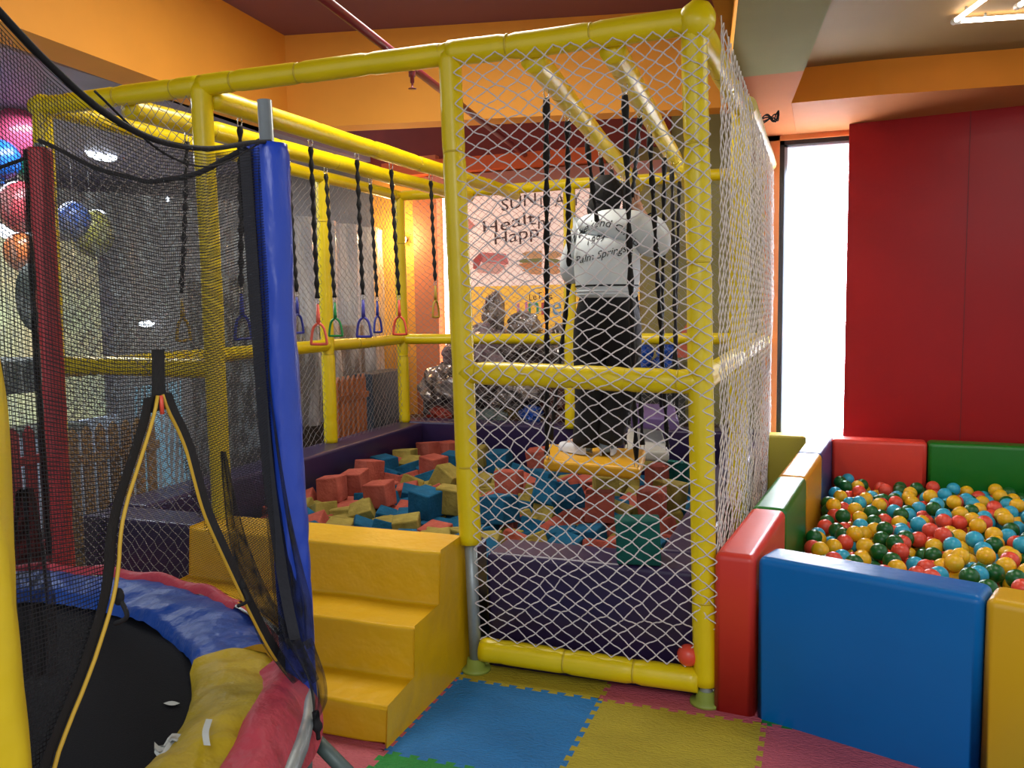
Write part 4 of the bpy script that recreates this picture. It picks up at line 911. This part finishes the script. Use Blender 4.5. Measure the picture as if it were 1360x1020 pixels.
# pale blue streamers with an added glow, seen through the zip opening
mb = MB()
for k in range(13):
    y = lerp(onX(186, 600, -3.58).y, onX(246, 600, -3.58).y, k / 12); mb.ribbon([V(-3.58 + .02 * math.sin(z * 6 + k), y, z) for z in [.05 + .1 * i for i in range(11)]], .020, V(0, 1, 0))
tag(mb.build('strip_curtain', mat('pale_blue_strip', '#8cc0dc', .3, emit=.25)), 'pale blue hanging strips seen through the unzipped net door', 'strip curtain')
dg0 = mat('thin_string', '#8a8a8a', .6)
bal = [(22, 178, '#b84a6c', .17, 'pink'), (2, 212, '#1c5cb0', .13, 'blue'), (42, 218, '#1c6c54', .13, 'green'), (28, 275, '#b83a44', .17, 'red'), (98, 292, '#1e4a96', .13, 'dark blue'), (30, 335, '#d07030', .13, 'orange'), (122, 310, '#8c8830', .17, 'mustard')]
for px, py, c, r, n_ in bal:
    p = onX(px, py, -5.2); e = empty('balloon', tuple(p), '%s balloon on the far left wall display behind the safety net' % n_, 'balloon', 'balloons at the far left')
    MB().tube([p + V(0, 0, r), V(p.x, p.y, 3.0)], .003, 5).build('string', dg0, e)
    MB().ball(p, r, 20, 14, sq=(1, 1, 1.12)).build('balloon_skin', mat('balloon_' + n_.replace(' ', '_'), c, .25, emit=.06), e, True); MB().tube([p - V(0, 0, r * 1.1), p - V(0, 0, r * 1.1 + .03)], [.008, .02], 8).build('knot', mat('knot_' + n_.replace(' ', '_'), c, .4), e, True)
tag(MB().box((-4.75, -.5, 0), (-4.7, 1.9, .72)).build('glow_board', mat('pale_blue_board', '#b8c8e0', .5, emit=.15), org=(-4.72, .7, 0)), 'added low pale blue glowing board behind the picket fences', 'screen')  # added board with a glow, stands in for bright background light
# table and round-backed chair
dg_ = mat('dark_green_seat', '#26382c', .5); dw = mat('dark_walnut', '#2c1c18', .5)
tb = empty('counter_table', (-4.9, .9, 0), 'dark counter table at the far left behind the picket fence', 'table')
MB().box((-5.3, -.4, .98), (-4.6, 1.35, 1.20)).build('table_top', mat('dark_green_top', '#1e2c28', .5), tb, bevel=.01); 
for x, y in ((-5.2, -.3), (-4.7, -.3), (-5.2, 1.25), (-4.7, 1.25)): MB().box((x - .03, y - .03, 0), (x + .03, y + .03, .98)).build('leg', dw, tb)
c = onX(46, 395, -4.5); ch = empty('bar_chair', (c.x, c.y, 0), 'dark green oval-backed chair at the far left edge', 'chair')
MB().ball(c, .2, 18, 12, sq=(.25, .7, 1.15)).build('backrest', dg_, ch, True); MB().box((c.x - .2, c.y - .2, .70), (c.x + .2, c.y + .2, .76)).build('seat', dg_, ch, bevel=.02)
for sx in (-1, 1):
    for sy in (-1, 1): MB().tube([(c.x + sx * .17, c.y + sy * .17, .7), (c.x + sx * .2, c.y + sy * .2, 0)], .018, 8).build('leg', dw, ch, True)
MB().tube([(c.x, c.y, .75), (c.x, c.y, c.z)], .02, 8).build('back_post', dw, ch, True)
struct('wall_left_panel', MB().box((-7.48, -1, .3), (-7.42, 4.4, 2.3)), mat('pale_glow_panel', '#a8b48c', .6, .1, 3, .5, dark='#c89868', vscale=1.2, emit=.95))  # far panel given its own glow to brighten the left side
lampm = mat('cool_lamp', '#e8f2ff', .5, emit=9)
for px, py, X, sz, lb in ((135, 206, -6, .12, 'round ceiling lamp of the far room seen through the safety net'), (243, 268, -6.6, .17, 'bright glow made for a window reflection, left of the second yellow post'), (195, 430, -6.9, .08, 'small low bright lamp far beyond the curtain'), (18, 308, -6.9, .16, 'long bright lamp at the far left edge'), (130, 282, -6.4, .06, 'small far lamp above the curtain')):  # second entry is a window reflection built as a glowing blob
    p = onX(px, py, X); e = empty('far_lamp', tuple(p), lb, 'lamp', 'lamps of the far room'); MB().ball(p, sz, 12, 8, sq=(.3, 1.6, .45)).build('bulb', lampm, e, True); MB().tube([p, p + V(-.12, 0, .03)], .02, 8).build('stem', frame_dk, e, True)

# ------------------------------------------------------------------ light
W = bpy.data.worlds.new('w'); bpy.context.scene.world = W; W.use_nodes = True; W.node_tree.nodes['Background'].inputs[0].default_value = (.88, .91, 1, 1); W.node_tree.nodes['Background'].inputs[1].default_value = .9
def area(name, loc, rot, sx, sy, e, col=(1, 1, 1)):
    l = bpy.data.lights.new(name, 'AREA'); l.shape = 'RECTANGLE'; l.size = sx; l.size_y = sy; l.energy = e; l.color = col; o = bpy.data.objects.new(name, l); o.location = loc; o.rotation_euler = rot; COL.objects.link(o); return o
area('window_light', ((wl + .55) / 2 + .06, YW - .06, 1.5), (PI / 2, 0, 0), .42, 1.9, 95, (.93, .96, 1))
area('fill_light', (-1.6, 1.2, 3.7), (0, 0, 0), 1.2, 1.2, 85, (1, .93, .82))  # added soft fill over the cage, no fixture modelled
area('fill_light', (1.6, .6, 2.86), (0, 0, 0), 1.0, 1.0, 22, (1, .93, .85))
area('fill_light', (-6, 2.0, 2.95), (0, 0, 0), 1.2, 1.2, 120, (.85, .92, 1))  # added fill that brightens the far left room
area('fill_light', (-4.6, 1.2, 2.95), (0, 0, 0), .6, 1.2, 70, (.85, .92, 1))  # added fill just beyond the left netting
area('fill_light', (.8, -4.2, 2.9), (.5, 0, 0), 1.6, 1.0, 60, (.95, .96, 1))  # added fill from behind the camera
bpy.data.lights['window_light'].spread = 1.35
pl_ = bpy.data.lights.new('lamp', 'POINT'); pl_.energy = 22; pl_.color = (1, .72, .35); pl_.shadow_soft_size = .05; o = bpy.data.objects.new('lamp', pl_); o.location = wlp + V(0, -.2, 0); COL.objects.link(o)
sc = bpy.context.scene; sc.view_settings.view_transform = 'Standard'; sc.view_settings.look = 'None'; sc.view_settings.exposure = 0.0
sc.cycles.max_bounces = 6; sc.cycles.transparent_max_bounces = 16; sc.cycles.use_denoising = True
for o in bpy.data.objects:
    if '_o' in o: del o['_o']
